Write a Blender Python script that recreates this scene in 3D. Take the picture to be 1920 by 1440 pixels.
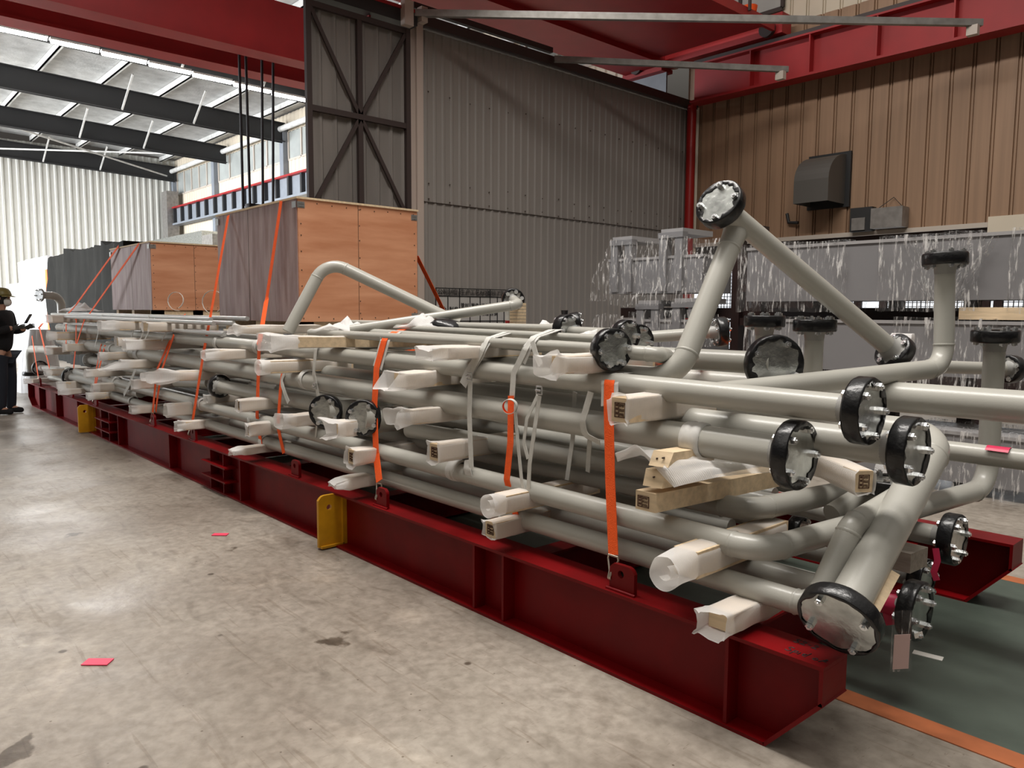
import bpy, bmesh, math, random
from mathutils import Vector, Matrix, noise
random.seed(7)
SC = bpy.context.scene
COL = SC.collection
for o in list(bpy.data.objects): bpy.data.objects.remove(o)

# ------------------------------------------------------------------ camera
YAW, PITCH, ROLL = math.radians(137.98584905), math.radians(-5.37854362), math.radians(0.33325235)
FPX = 1433.09
fw = Vector((math.cos(YAW)*math.cos(PITCH), math.sin(YAW)*math.cos(PITCH), math.sin(PITCH)))
_r = Vector((math.sin(YAW), -math.cos(YAW), 0)); _u = _r.cross(fw)
rt = _r*math.cos(ROLL) + _u*math.sin(ROLL)
up = -_r*math.sin(ROLL) + _u*math.cos(ROLL)
CAM = Vector((0, 0, 1.5))
cd = bpy.data.cameras.new('camera'); cam = bpy.data.objects.new('camera', cd); COL.objects.link(cam)
cd.sensor_width = 36; cd.sensor_fit = 'HORIZONTAL'; cd.lens = FPX/1920*36; cd.clip_end = 300; cd.clip_start = 0.05
M = Matrix.Identity(4)
for i in range(3):
    M[i][0] = rt[i]; M[i][1] = up[i]; M[i][2] = -fw[i]; M[i][3] = CAM[i]
cam.matrix_world = M
SC.camera = cam

# ------------------------------------------------------------------ light
SC.view_settings.view_transform = 'Standard'; SC.view_settings.look = 'None'
SC.view_settings.gamma = 1; SC.view_settings.use_curve_mapping = False
SC.view_settings.exposure = 0.0
w = bpy.data.worlds.new('world'); SC.world = w; w.use_nodes = True
_n = w.node_tree.nodes; _l = w.node_tree.links
_tc = _n.new('ShaderNodeTexCoord'); _sx = _n.new('ShaderNodeSeparateXYZ'); _rp = _n.new('ShaderNodeValToRGB')
_l.new(_tc.outputs['Generated'], _sx.inputs[0]); _l.new(_sx.outputs['Z'], _rp.inputs[0]); _l.new(_rp.outputs[0], _n['Background'].inputs[0])
_e = _rp.color_ramp.elements; _e[0].position = 0.0; _e[0].color = (0.030, 0.027, 0.024, 1)   # dim at eye level, bright overhead
_e[1].position = 1.0; _e[1].color = (1.0, 0.95, 0.88, 1)
_m = _e.new(.25); _m.color = (0.085, 0.077, 0.068, 1); _m2 = _e.new(.6); _m2.color = (0.60, 0.56, 0.50, 1)
_n['Background'].inputs[1].default_value = 0.72

def area(name, loc, target, sx, sy, power, col):
    l = bpy.data.lights.new(name, 'AREA'); l.shape = 'RECTANGLE'; l.size = sx; l.size_y = sy
    l.energy = power; l.color = col
    o = bpy.data.objects.new(name, l); COL.objects.link(o); o.location = loc
    d = Vector(target)-Vector(loc); o.rotation_euler = d.to_track_quat('-Z', 'Y').to_euler()
    return o
_g = area('left_gate_daylight', (-29, -7.0, 3.6), (-29, 5, 0.8), 20, 6.5, 5400, (0.92, 0.96, 1.0)); _g.data.spread = math.radians(115)
area('left_bay_lamps', (-27, 5, 7.2), (-27, 5, 0), 14, 1.5, 600, (1.0, 0.98, 0.95))
area('bay_top_fill', (-3.6, 2.2, 10.5), (-3.6, 3.2, 0), 11.0, 1.4, 1550, (1.0, 0.955, 0.90))  # overhead light added above the roofless bay to brighten the load from above
area('bay_front_fill', (-1.0, -3.0, 9.0), (-3.0, 3.0, 0.5), 8, 1.5, 60, (1.0, 0.94, 0.86))  # weak fill light added on the camera side, no roof opening there

# ------------------------------------------------------------------ pixel to point helpers
def ray(px, py): return fw + rt*((px-960)/FPX) - up*((py-720)/FPX)
def at(px, py, ax, v):
    d = ray(px, py); return CAM + d*((v-CAM[ax])/d[ax])
def AX(px, py, x): return at(px, py, 0, x)
def AY(px, py, y): return at(px, py, 1, y)
def AZ(px, py, z): return at(px, py, 2, z)
def AD(px, py, d): return CAM + ray(px, py)*d
V = Vector

# ------------------------------------------------------------------ materials
MATS = {}
def mat(name, col, rough=0.6, metal=0.0, noise_amt=0.0, scale=6.0, bump=0.0, bscale=60.0, stretch=(1,1,1), col2=None, coat=0.0, spec=0.5):
    m = bpy.data.materials.new(name); m.use_nodes = True; n = m.node_tree.nodes; l = m.node_tree.links
    b = n['Principled BSDF']; b.inputs['Roughness'].default_value = rough; b.inputs['Metallic'].default_value = metal
    b.inputs['Base Color'].default_value = (*col, 1); b.inputs['Coat Weight'].default_value = coat
    b.inputs['Specular IOR Level'].default_value = spec
    if noise_amt or col2 or bump:
        tc = n.new('ShaderNodeTexCoord'); mp = n.new('ShaderNodeMapping'); mp.inputs['Scale'].default_value = stretch
        l.new(tc.outputs['Object'], mp.inputs['Vector'])
    if noise_amt or col2:
        nz = n.new('ShaderNodeTexNoise'); nz.inputs['Scale'].default_value = scale; nz.inputs['Detail'].default_value = 6
        l.new(mp.outputs[0], nz.inputs['Vector'])
        rp = n.new('ShaderNodeValToRGB'); rp.color_ramp.elements[0].position = .32; rp.color_ramp.elements[1].position = .68
        c2 = col2 or tuple(c*(1-noise_amt) for c in col)
        rp.color_ramp.elements[0].color = (*c2, 1); rp.color_ramp.elements[1].color = (*col, 1)
        l.new(nz.outputs['Fac'], rp.inputs[0]); l.new(rp.outputs[0], b.inputs['Base Color'])
    if bump:
        nb = n.new('ShaderNodeTexNoise'); nb.inputs['Scale'].default_value = bscale; nb.inputs['Detail'].default_value = 4
        l.new(mp.outputs[0], nb.inputs['Vector']); bp = n.new('ShaderNodeBump'); bp.inputs['Strength'].default_value = bump
        bp.inputs['Distance'].default_value = 0.01
        l.new(nb.outputs['Fac'], bp.inputs['Height']); l.new(bp.outputs[0], b.inputs['Normal'])
    MATS[name] = m; return m

mat('pipe_grey', (0.41, 0.40, 0.36), 0.30, 0.0, 0.06, 3, 0.05, 200, spec=0.5)
mat('flange_grey', (0.30, 0.295, 0.28), 0.45)
mat('galvanised', (0.62, 0.64, 0.62), 0.26, 0.9, 0.45, 14, 0.15, 30)
mat('zinc_bolt', (0.72, 0.73, 0.74), 0.25, 0.95)
mat('black_tape', (0.006, 0.006, 0.007), 0.28, 0, 0, 6, 0.35, 30)
mat('red_beam', (0.175, 0.001, 0.0026), 0.45, 0.0, 0.25, 5, 0.04, 30, spec=0.2)
mat('red_crane', (0.33, 0.010, 0.012), 0.55, 0.0, 0.2, 2)
mat('yellow_paint', (0.62, 0.30, 0.008), 0.45, 0, 0.15, 14)
mat('orange_strap', (1.0, 0.115, 0.008), 0.75, 0, 0.1, 60, 0.4, 220)
mat('strap_sleeve', (0.62, 0.61, 0.58), 0.5, 0, 0.15, 30)
mat('white_webbing', (0.60, 0.59, 0.55), 0.7, 0, 0.12, 40)
mat('timber', (0.74, 0.57, 0.37), 0.7, 0, 0.25, 5, 0.1, 40, (1, 8, 8))
mat('old_timber', (0.36, 0.31, 0.26), 0.75, 0, 0.35, 6, 0.1, 40, (1, 8, 8))
mat('timber_end', (0.60, 0.41, 0.22), 0.75, 0, 0.3, 30)
mat('stamp_ink', (0.07, 0.025, 0.012), 0.8)
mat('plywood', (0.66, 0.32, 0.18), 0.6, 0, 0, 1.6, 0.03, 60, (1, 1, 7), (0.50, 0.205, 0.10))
mat('plywood_side_daylit', (0.42, 0.31, 0.30), 0.5, 0, 0, 3.0, 0.25, 30, (5, 5, 0.7), (0.24, 0.14, 0.13))  # coated ply, with the pink daylight wash put into its base colour
mat('nail', (0.05, 0.03, 0.02), 0.6)
mat('clip_steel', (0.45, 0.45, 0.44), 0.35, 0.8)
mat('dark_steel', (0.018, 0.018, 0.019), 0.55)
mat('door_frame', (0.035, 0.022, 0.020), 0.55)
mat('rack_brown', (0.022, 0.010, 0.009), 0.45)
mat('partition_sheet', (0.255, 0.232, 0.212), 0.5, 0, 0.12, 1.2, 0, 60, (1, 1, .3))
mat('door_sheet', (0.20, 0.18, 0.165), 0.5, 0, 0.25, 3, 0, 60, (1, 1, .15))
mat('post_paint', (0.44, 0.36, 0.31), 0.6)
mat('brown_sheet', (0.335, 0.205, 0.125), 0.55, 0, 0.20, 3.5, 0, 60, (4, 1, .12))
mat('groove_shadow', (0.10, 0.055, 0.03), 0.7)
mat('cream_sheet', (0.66, 0.58, 0.46), 0.6, 0, 0.08, 1.5)
mat('white_sheet', (0.66, 0.65, 0.60), 0.6, 0, 0.05, 1.5)
mat('wall_trim', (0.50, 0.44, 0.38), 0.6)
mat('purlin', (0.80, 0.79, 0.76), 0.6, 0, 0.3, 5)
mat('foil', (0.62, 0.62, 0.61), 0.45, 0.15, 0.3, 3, 1.0, 16)
mat('brace_steel', (0.33, 0.31, 0.29), 0.4, 0.5, 0.3, 8)
mat('window_glass', (0.42, 0.44, 0.42), 0.25, 0, 0.25, 1.0)
mat('runway_grey', (0.23, 0.25, 0.28), 0.55, 0, 0.12, 4)
mat('equipment_grey', (0.20, 0.195, 0.20), 0.42, 0, 0.08, 2)
mat('grey_bracket', (0.30, 0.29, 0.29), 0.5)
mat('hood_grey', (0.085, 0.078, 0.070), 0.5)
mat('tarp', (0.013, 0.0125, 0.011), 0.9, 0, 0.3, 4, 0.3, 8, (3, 3, .6), spec=.1)
mat('white_wrap', (0.62, 0.62, 0.62), 0.35, 0, 0.06, 3, 0.6, 10, (4, 4, .5))
mat('green_paint', (0.075, 0.096, 0.078), 0.42, 0, 0.35, 3.5, 0.06, 30)
mat('orange_line', (0.42, 0.125, 0.045), 0.5, 0, 0.25, 9)
mat('pink_tape', (0.75, 0.06, 0.12), 0.5)
mat('magenta_tape', (0.55, 0.02, 0.08), 0.45)
mat('pale_card', (0.50, 0.36, 0.34), 0.35)
mat('black_cloth', (0.008, 0.008, 0.010), 0.9, 0, 0, 6, 0.4, 14)
mat('navy_cloth', (0.014, 0.018, 0.028), 0.85, 0, 0, 6, 0.4, 12)
mat('helmet_olive', (0.20, 0.17, 0.05), 0.4)
mat('skin', (0.50, 0.27, 0.18), 0.55)
mat('mask_white', (0.75, 0.74, 0.70), 0.7)
mat('glove', (0.05, 0.048, 0.045), 0.8)
mat('hair', (0.01, 0.009, 0.008), 0.6)
mat('phone', (0.02, 0.02, 0.025), 0.2)
mat('lettering', (0.012, 0.012, 0.012), 0.6)
mat('board_grey', (0.42, 0.405, 0.385), 0.5)
mat('hook_steel', (0.55, 0.50, 0.42), 0.3, 0.9)
mat('tie_white', (0.75, 0.73, 0.68), 0.5)
mat('rope_black', (0.012, 0.010, 0.012), 0.7)
mat('red_pipe', (0.30, 0.008, 0.006), 0.4)
mat('silver_tube', (0.55, 0.55, 0.54), 0.30, 0.6)

def emis(name, col, s):
    m = bpy.data.materials.new(name); m.use_nodes = True; b = m.node_tree.nodes['Principled BSDF']
    b.inputs['Base Color'].default_value = (0.8, 0.8, 0.8, 1)
    b.inputs['Emission Color'].default_value = (*col, 1); b.inputs['Emission Strength'].default_value = s
    MATS[name] = m
emis('lamp_tube', (1, 0.98, 0.94), 40.0)
emis('bright_outdoors', (0.85, 0.92, 1.0), 1.0)

def foam_mat():
    m = bpy.data.materials.new('foam'); m.use_nodes = True; n = m.node_tree.nodes; l = m.node_tree.links
    b = n['Principled BSDF']; b.inputs['Base Color'].default_value = (0.92, 0.91, 0.90, 1); b.inputs['Roughness'].default_value = .55
    tr = n.new('ShaderNodeBsdfTranslucent'); tr.inputs[0].default_value = (0.85, 0.83, 0.80, 1)
    tp = n.new('ShaderNodeBsdfTransparent')
    a = n.new('ShaderNodeMixShader'); a.inputs[0].default_value = .35; l.new(b.outputs[0], a.inputs[1]); l.new(tr.outputs[0], a.inputs[2])
    c = n.new('ShaderNodeMixShader'); c.inputs[0].default_value = .30; l.new(a.outputs[0], c.inputs[1]); l.new(tp.outputs[0], c.inputs[2])
    wv = n.new('ShaderNodeTexWave'); wv.inputs['Scale'].default_value = 55; wv.inputs['Distortion'].default_value = 3; wv.inputs['Detail'].default_value = 2
    wv.bands_direction = 'Y'
    tc = n.new('ShaderNodeTexCoord'); l.new(tc.outputs['Object'], wv.inputs['Vector'])
    bp = n.new('ShaderNodeBump'); bp.inputs['Strength'].default_value = .35; bp.inputs['Distance'].default_value = .004
    l.new(wv.outputs['Fac'], bp.inputs['Height']); l.new(bp.outputs[0], b.inputs['Normal'])
    l.new(c.outputs[0], n['Material Output'].inputs[0]); MATS['foam'] = m
foam_mat()

def film_mat(name, lo, hi, stretch):
    m = bpy.data.materials.new(name); m.use_nodes = True; n = m.node_tree.nodes; l = m.node_tree.links
    b = n['Principled BSDF']; b.inputs['Base Color'].default_value = (0.75, 0.73, 0.71, 1); b.inputs['Roughness'].default_value = .12
    tp = n.new('ShaderNodeBsdfTransparent'); mx = n.new('ShaderNodeMixShader')
    tc = n.new('ShaderNodeTexCoord'); mp = n.new('ShaderNodeMapping'); mp.inputs['Scale'].default_value = stretch
    mp.inputs['Rotation'].default_value = (0.0, 0.45, 0)
    l.new(tc.outputs['Object'], mp.inputs[0])
    nz = n.new('ShaderNodeTexNoise'); nz.inputs['Scale'].default_value = 20; nz.inputs['Detail'].default_value = 10; nz.inputs['Roughness'].default_value = .62; nz.inputs['Distortion'].default_value = .25
    l.new(mp.outputs[0], nz.inputs['Vector'])
    rp = n.new('ShaderNodeValToRGB'); rp.color_ramp.elements[0].position = .53; rp.color_ramp.elements[0].color = (lo, lo, lo, 1)
    rp.color_ramp.elements[1].position = .64; rp.color_ramp.elements[1].color = (hi, hi, hi, 1)
    l.new(nz.outputs['Fac'], rp.inputs[0]); l.new(rp.outputs[0], mx.inputs[0])
    l.new(tp.outputs[0], mx.inputs[1]); l.new(b.outputs[0], mx.inputs[2])
    bp = n.new('ShaderNodeBump'); bp.inputs['Strength'].default_value = .9; bp.inputs['Distance'].default_value = .03
    l.new(nz.outputs['Fac'], bp.inputs['Height']); l.new(bp.outputs[0], b.inputs['Normal'])
    l.new(mx.outputs[0], n['Material Output'].inputs[0]); MATS[name] = m
film_mat('film', 0.03, 0.80, (2.2, 2.2, 0.26))

def floor_mat():
    m = bpy.data.materials.new('concrete'); m.use_nodes = True; n = m.node_tree.nodes; l = m.node_tree.links
    b = n['Principled BSDF']
    tc = n.new('ShaderNodeTexCoord')
    def nz(scale, det=6, dist=0, st=(1, 1, 1)):
        mp = n.new('ShaderNodeMapping'); mp.inputs['Scale'].default_value = st; mp.inputs['Rotation'].default_value = (0, 0, .6)
        l.new(tc.outputs['Object'], mp.inputs[0])
        t = n.new('ShaderNodeTexNoise'); t.inputs['Scale'].default_value = scale; t.inputs['Detail'].default_value = det; t.inputs['Distortion'].default_value = dist
        l.new(mp.outputs[0], t.inputs['Vector']); return t.outputs['Fac']
    def ramp(fac, p0, c0, p1, c1):
        r = n.new('ShaderNodeValToRGB'); e = r.color_ramp.elements
        e[0].position = p0; e[0].color = (*c0, 1); e[1].position = p1; e[1].color = (*c1, 1)
        l.new(fac, r.inputs[0]); return r.outputs[0]
    def mul(a, bb, f=1.0):
        x = n.new('ShaderNodeMixRGB'); x.blend_type = 'MULTIPLY'; x.inputs[0].default_value = f
        l.new(a, x.inputs[1]); l.new(bb, x.inputs[2]); return x.outputs[0]
    base = ramp(nz(0.8, 10, .4), .35, (0.235, 0.200, 0.166), .65, (0.345, 0.307, 0.262))
    fine = ramp(nz(22, 12, .15), .32, (0.78, 0.77, 0.75), .68, (1.10, 1.10, 1.10))
    c = mul(base, fine)
    c = mul(c, ramp(nz(3.0, 12, .8, (1, 2.5, 1)), .56, (1, 1, 1), .72, (0.70, 0.68, 0.66)))
    c = mul(c, ramp(nz(2.2, 8, .2), .70, (1, 1, 1), .72, (0.35, 0.31, 0.27)))
    c = mul(c, ramp(nz(9, 12, 6, (6, .5, 1)), .66, (1, 1, 1), .70, (0.66, 0.62, 0.58)))
    vo = n.new('ShaderNodeTexVoronoi'); vo.inputs['Scale'].default_value = 2.6; l.new(tc.outputs['Object'], vo.inputs['Vector'])
    c = mul(c, ramp(vo.outputs['Distance'], .035, (0.32, 0.28, 0.25), .055, (1, 1, 1)))
    c = mul(c, ramp(nz(2.5, 12, .3, (1, 14, 1)), .62, (1, 1, 1), .66, (0.80, 0.77, 0.74)), .8)
    c = mul(c, ramp(nz(1.3, 12, 1.5), .58, (1, 1, 1), .75, (1.35, 1.34, 1.33)))
    v2 = n.new('ShaderNodeTexVoronoi'); v2.inputs['Scale'].default_value = 9; l.new(tc.outputs['Object'], v2.inputs['Vector'])
    c = mul(c, ramp(v2.outputs['Distance'], .03, (0.45, 0.40, 0.36), .05, (1, 1, 1)))
    l.new(c, b.inputs['Base Color'])
    l.new(ramp(nz(1.6, 8, .5), .35, (.28, .28, .28), .7, (.55, .55, .55)), b.inputs['Roughness'])
    bp = n.new('ShaderNodeBump'); bp.inputs['Strength'].default_value = .15; bp.inputs['Distance'].default_value = .01
    l.new(nz(25, 6), bp.inputs['Height']); l.new(bp.outputs[0], b.inputs['Normal'])
    MATS['concrete'] = m
floor_mat()

# ------------------------------------------------------------------ mesh helpers
class MB:
    def __init__(s): s.v = []; s.f = []; s.sm = []
    def add(s, verts, faces, smooth=False):
        o = len(s.v); s.v += [tuple(v) for v in verts]
        for i, f in enumerate(faces):
            s.f.append(tuple(k+o for k in f)); s.sm.append(smooth if not isinstance(smooth, (list, tuple)) else smooth[i])
        return s
    def box(s, x0, x1, y0, y1, z0, z1):
        v = [(x, y, z) for x in (x0, x1) for y in (y0, y1) for z in (z0, z1)]
        return s.add(v, [(0,1,3,2),(4,6,7,5),(0,4,5,1),(2,3,7,6),(0,2,6,4),(1,5,7,3)])
    def obox(s, a, b, wdir, w, h):
        """bar from a to b; w = width along wdir, h = other size"""
        a, b = V(a), V(b); d = (b-a).normalized(); wd = V(wdir); wd = (wd - d*wd.dot(d)).normalized(); hd = d.cross(wd)
        v = []
        for p in (a, b):
            for i, j in ((-1,-1),(1,-1),(1,1),(-1,1)): v.append(p + wd*(w/2*i) + hd*(h/2*j))
        return s.add(v, [(0,1,2,3),(7,6,5,4),(0,4,5,1),(1,5,6,2),(2,6,7,3),(3,7,4,0)])
    def tube(s, pts, r, seg=16, caps=True, rad=None, smooth=True):
        pts = [V(p) for p in pts]
        t = (pts[1]-pts[0]).normalized()
        n = t.orthogonal().normalized()
        rings = []
        for i, p in enumerate(pts):
            if i == 0: tt = (pts[1]-p)
            elif i == len(pts)-1: tt = p-pts[i-1]
            else: tt = (pts[i+1]-p).normalized() + (p-pts[i-1]).normalized()
            tt.normalize(); n = (n - tt*n.dot(tt)).normalized(); bn = tt.cross(n)
            rr = rad[i] if rad else r
            rings.append([p + n*(rr*math.cos(2*math.pi*k/seg)) + bn*(rr*math.sin(2*math.pi*k/seg)) for k in range(seg)])
        v = [q for g in rings for q in g]; f = []
        for i in range(len(rings)-1):
            for k in range(seg):
                a, b2 = i*seg+k, i*seg+(k+1) % seg
                f.append((a, b2, b2+seg, a+seg))
        s.add(v, f, smooth)
        if caps:
            s.add(rings[0], [tuple(range(seg-1, -1, -1))]); s.add(rings[-1], [tuple(range(seg))])
        return s
    def lathe(s, P, n, prof, seg=28, wob=None, smooth=True):
        """prof: list of (radius, height along n)"""
        P = V(P); n = V(n).normalized(); a = n.orthogonal().normalized(); b = n.cross(a); v = []; f = []
        for j, (r, h) in enumerate(prof):
            for k in range(seg):
                th = 2*math.pi*k/seg; rr = r + (wob(j, th) if wob else 0)
                v.append(P + n*h + a*(rr*math.cos(th)) + b*(rr*math.sin(th)))
        for j in range(len(prof)-1):
            if prof[j] == prof[j+1]: continue
            for k in range(seg):
                q, q2 = j*seg+k, j*seg+(k+1) % seg
                f.append((q, q2, q2+seg, q+seg))
        return s.add(v, f, smooth)
    def disc(s, P, n, r, th, seg=28):
        return s.lathe(P, n, [(0.0001, -th/2), (r, -th/2), (r, -th/2), (r, th/2), (r, th/2), (0.0001, th/2)], seg, None, [True]*0 or False)
    def ribbon(s, pts, wdir, w, th=0.003, wd=None):
        pts = [V(p) for p in pts]; n = len(pts); v = []
        for i, p in enumerate(pts):
            t = (pts[min(i+1, n-1)]-pts[max(i-1, 0)]).normalized()
            W = V(wdir if wd is None else wd[i]); W = (W - t*W.dot(t)).normalized(); N = t.cross(W)
            for a, b in ((-1,-1),(1,-1),(1,1),(-1,1)): v.append(p + W*(w/2*a) + N*(th/2*b))
        f = [(0,1,2,3), tuple(4*(n-1)+k for k in (3,2,1,0))]
        for i in range(n-1):
            for k in range(4):
                a, b = 4*i+k, 4*i+(k+1) % 4
                f.append((a, b, b+4, a+4))
        return s.add(v, f)
    def plate_hole(s, C, U, W, N, w, h, th, hc, hr, rnd=0.02, seg=32):
        """plate centred C, axes U (w) and W (h), normal N, hole centre hc in (u,w)"""
        C, U, W, N = V(C), V(U), V(W), V(N)
        def outer(a):
            dx, dy = math.cos(a), math.sin(a)
            # ray from the hole centre to the rectangle
            t = 1e9
            if dx > 1e-6: t = min(t, (w/2-hc[0])/dx)
            if dx < -1e-6: t = min(t, (-w/2-hc[0])/dx)
            if dy > 1e-6: t = min(t, (h/2-hc[1])/dy)
            if dy < -1e-6: t = min(t, (-h/2-hc[1])/dy)
            return hc[0]+dx*t, hc[1]+dy*t
        angs = sorted([2*math.pi*k/seg for k in range(seg)] + [math.atan2(y-hc[1], x-hc[0]) % (2*math.pi) for x in (-w/2, w/2) for y in (-h/2, h/2)])
        n = len(angs); v = []
        for sgn in (-1, 1):
            for a in angs:
                x, y = outer(a)
                if y > h/2-rnd and abs(x) > w/2-rnd:
                    k = (abs(x)-(w/2-rnd) + y-(h/2-rnd)); 
                    if k > rnd: 
                        e = (k-rnd)*0.45; x -= math.copysign(e, x); y -= e
                v.append(C+U*x+W*y+N*(sgn*th/2))
            for a in angs: v.append(C+U*(hc[0]+hr*math.cos(a))+W*(hc[1]+hr*math.sin(a))+N*(sgn*th/2))
        f = []
        for k in range(n):
            k2 = (k+1) % n
            f += [(k, k+n, k2+n, k2), (2*n+k, 2*n+k2, 3*n+k2, 3*n+k), (k, k2, 2*n+k2, 2*n+k), (n+k, 3*n+k, 3*n+k2, n+k2)]
        return s.add(v, f)

def absloc(o):
    p = V(o.location)
    while o.parent: o = o.parent; p = p + V(o.location)
    return p
def put(mb, name, m, parent=None):
    """link a mesh whose vertices are in world space"""
    base = absloc(parent) if parent is not None else V((0, 0, 0))
    if parent is None:
        xs = [v[0] for v in mb.v]; ys = [v[1] for v in mb.v]; zs = [v[2] for v in mb.v]
        base = V(((min(xs)+max(xs))/2, (min(ys)+max(ys))/2, min(zs)))
    me = bpy.data.meshes.new(name)
    me.from_pydata([tuple(V(v)-base) for v in mb.v], [], mb.f); me.polygons.foreach_set('use_smooth', mb.sm); me.update()
    bm = bmesh.new(); bm.from_mesh(me); bmesh.ops.recalc_face_normals(bm, faces=bm.faces); bm.to_mesh(me); bm.free()
    me.materials.append(MATS[m]); o = bpy.data.objects.new(name, me); COL.objects.link(o)
    if parent is not None: o.parent = parent
    else: o.location = base
    return o
def thing(name, label, cat, loc, group=None):
    o = bpy.data.objects.new(name, None); COL.objects.link(o); o.location = loc; o.empty_display_size = .05
    o['label'] = label; o['category'] = cat
    if group: o['group'] = group
    return o
def tag(o, label, cat, group=None):
    o['label'] = label; o['category'] = cat
    if group: o['group'] = group
    return o
def struct(mb, name, m, parent=None):
    o = put(mb, name, m, parent)
    if parent is None: o['kind'] = 'structure'
    return o
def rounded(pts, br, n=8):
    """polyline with its inner corners rounded; returns points and the (point, tangent) of each bend end"""
    pts = [V(p) for p in pts]; out = [pts[0]]; ends = []
    for i in range(1, len(pts)-1):
        a, p, b = pts[i-1], pts[i], pts[i+1]; d1 = (a-p).normalized(); d2 = (b-p).normalized()
        ang = d1.angle(d2); 
        if ang > 3.05: out.append(p); continue
        t = min(br/math.tan(ang/2), (a-p).length*.49 if i > 1 else (a-p).length*.95, (b-p).length*.49 if i < len(pts)-2 else (b-p).length*.95)
        R = t*math.tan(ang/2); c = p + (d1+d2).normalized()*(R/math.sin(ang/2))
        s, e = p+d1*t, p+d2*t; ends += [(s, d1), (e, d2)]
        v1, v2 = s-c, e-c; tot = v1.angle(v2)
        for k in range(n+1):
            q = k/n; out.append(c + (v1*math.sin((1-q)*tot)+v2*math.sin(q*tot))/math.sin(tot))
    out.append(pts[-1]); return out, ends

# ------------------------------------------------------------------ building shell
def ribbed(mb, u0, u1, z0, z1, pitch, depth, place, rib=.35, zs=None):
    """trapezoid sheet: place(u, d, z) -> point"""
    u = u0; prof = []
    while u < u1-1e-6:
        for a, d in ((0, 0), (1-rib-.12, 0), (1-rib, depth), (.88, depth), (1, 0)):
            uu = u+a*pitch
            if uu > u1: break
            prof.append((uu, d))
        u += pitch
    prof.append((u1, prof[-1][1])); v = []; n = len(prof)
    lv = zs or [(z0, z0), (z1, z1)]
    for (za, zb) in lv:
        for uu, d in prof:
            z = za + (zb-za)*(uu-u0)/(u1-u0); v.append(place(uu, d, z))
    f = [(j*n+i, j*n+i+1, (j+1)*n+i+1, (j+1)*n+i) for j in range(len(lv)-1) for i in range(n-1)]
    return mb.add(v, f)

XP, YW = -9.15, 13.0
fl = MB(); fl.box(-42, 8, -14, 16, -0.2, 0); struct(fl, 'floor', 'concrete')
g = MB(); g.box(-12, 6, 2.965, 4.90, 0.0, 0.003); struct(g, 'trim_1', 'green_paint')
g = MB(); g.box(-12, 6, 2.86, 2.965, 0.0, 0.004); struct(g, 'trim_2', 'orange_line')
g = MB(); g.box(-12, 6, 4.90, 5.0, 0.0, 0.004); struct(g, 'trim_3', 'orange_line')

# brown side wall: wide panels with narrow double grooves
def wide_sheet(x0, x1, z0, z1, y, m, name, pitch=.30, ztop=None):
    mb = MB(); x = x1; prof = []
    while x > x0:
        for a, d in ((0, 0), (.78, 0), (.80, .035), (.84, .035), (.86, .012), (.92, .012), (.94, .035), (.98, .035)):
            prof.append((x-a*pitch, d))
        x -= pitch
    n = len(prof); v = [(px, y+d, z) for z in (z0, z1) for px, d in prof]
    mb.add(v, [(i, i+1, n+i+1, n+i) for i in range(n-1)])
    return struct(mb, name, m)
wide_sheet(XP, 3.0, 2.86, 6.6, YW, 'brown_sheet', 'wall_side')
wide_sheet(XP, 3.0, 6.6, 9.6, YW+.05, 'cream_sheet', 'wall_side_upper')
mb = MB(); mb.box(XP, -3.85, YW-.04, YW+.02, 2.80, 2.87); struct(mb, 'trim_4', 'wall_trim')
mb = MB(); mb.box(XP-.2, 3, YW+.5, YW+.6, 0, 2.87); struct(mb, 'wall_side_gap_shade', 'rack_brown')  # near-black sheet, its colour standing in for shade in the gap below the trim
mb = MB(); mb.box(-3.85, 3.0, YW-.03, YW+.03, 2.3, 2.95); struct(mb, 'trim_5', 'cream_sheet')
wn = MB(); wn.box(-9.0, -7.3, YW-.01, YW+.04, 6.9, 9.3); struct(wn, 'window_1', 'window_glass')
wn = MB()
for x in (-9.0, -8.15, -7.3): wn.box(x-.03, x+.03, YW-.05, YW, 6.9, 9.3)
wn.box(-9.0, -7.3, YW-.05, YW, 6.85, 6.92); struct(wn, 'trim_6', 'door_frame')

# partition: fine ribbed sheet along Y
mb = MB(); ribbed(mb, 6.45, YW, 0, 5.45, .155, -.016, lambda u, d, z: V((XP-d-.016, u, z)), .3); struct(mb, 'wall_partition', 'partition_sheet')
mb = MB(); mb.box(XP-.06, XP+.012, 6.45, YW, 3.07, 3.075)
for i in range(17):
    y = 6.6+i*.38
    for z in (3.12, 3.35, 4.6):
        q_ = z+random.uniform(-.03, .03); mb.box(XP-.005, XP+.006, y, y+.016, q_, q_+.016)
struct(mb, 'trim_7', 'nail')
mb = MB(); mb.box(XP-.12, XP+.06, 6.22, 6.34, 0, 5.42); mb.box(XP-.02, XP+.10, 6.34, 6.45, 0, 5.46); struct(mb, 'trim_8', 'post_paint')
mb = MB(); mb.box(XP-.1, XP+.12, 6.2, YW, 5.46, 5.60); mb.box(XP+.02, XP+.10, 6.3, 9.0, 5.66, 5.74); struct(mb, 'trim_9', 'door_frame')

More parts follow.
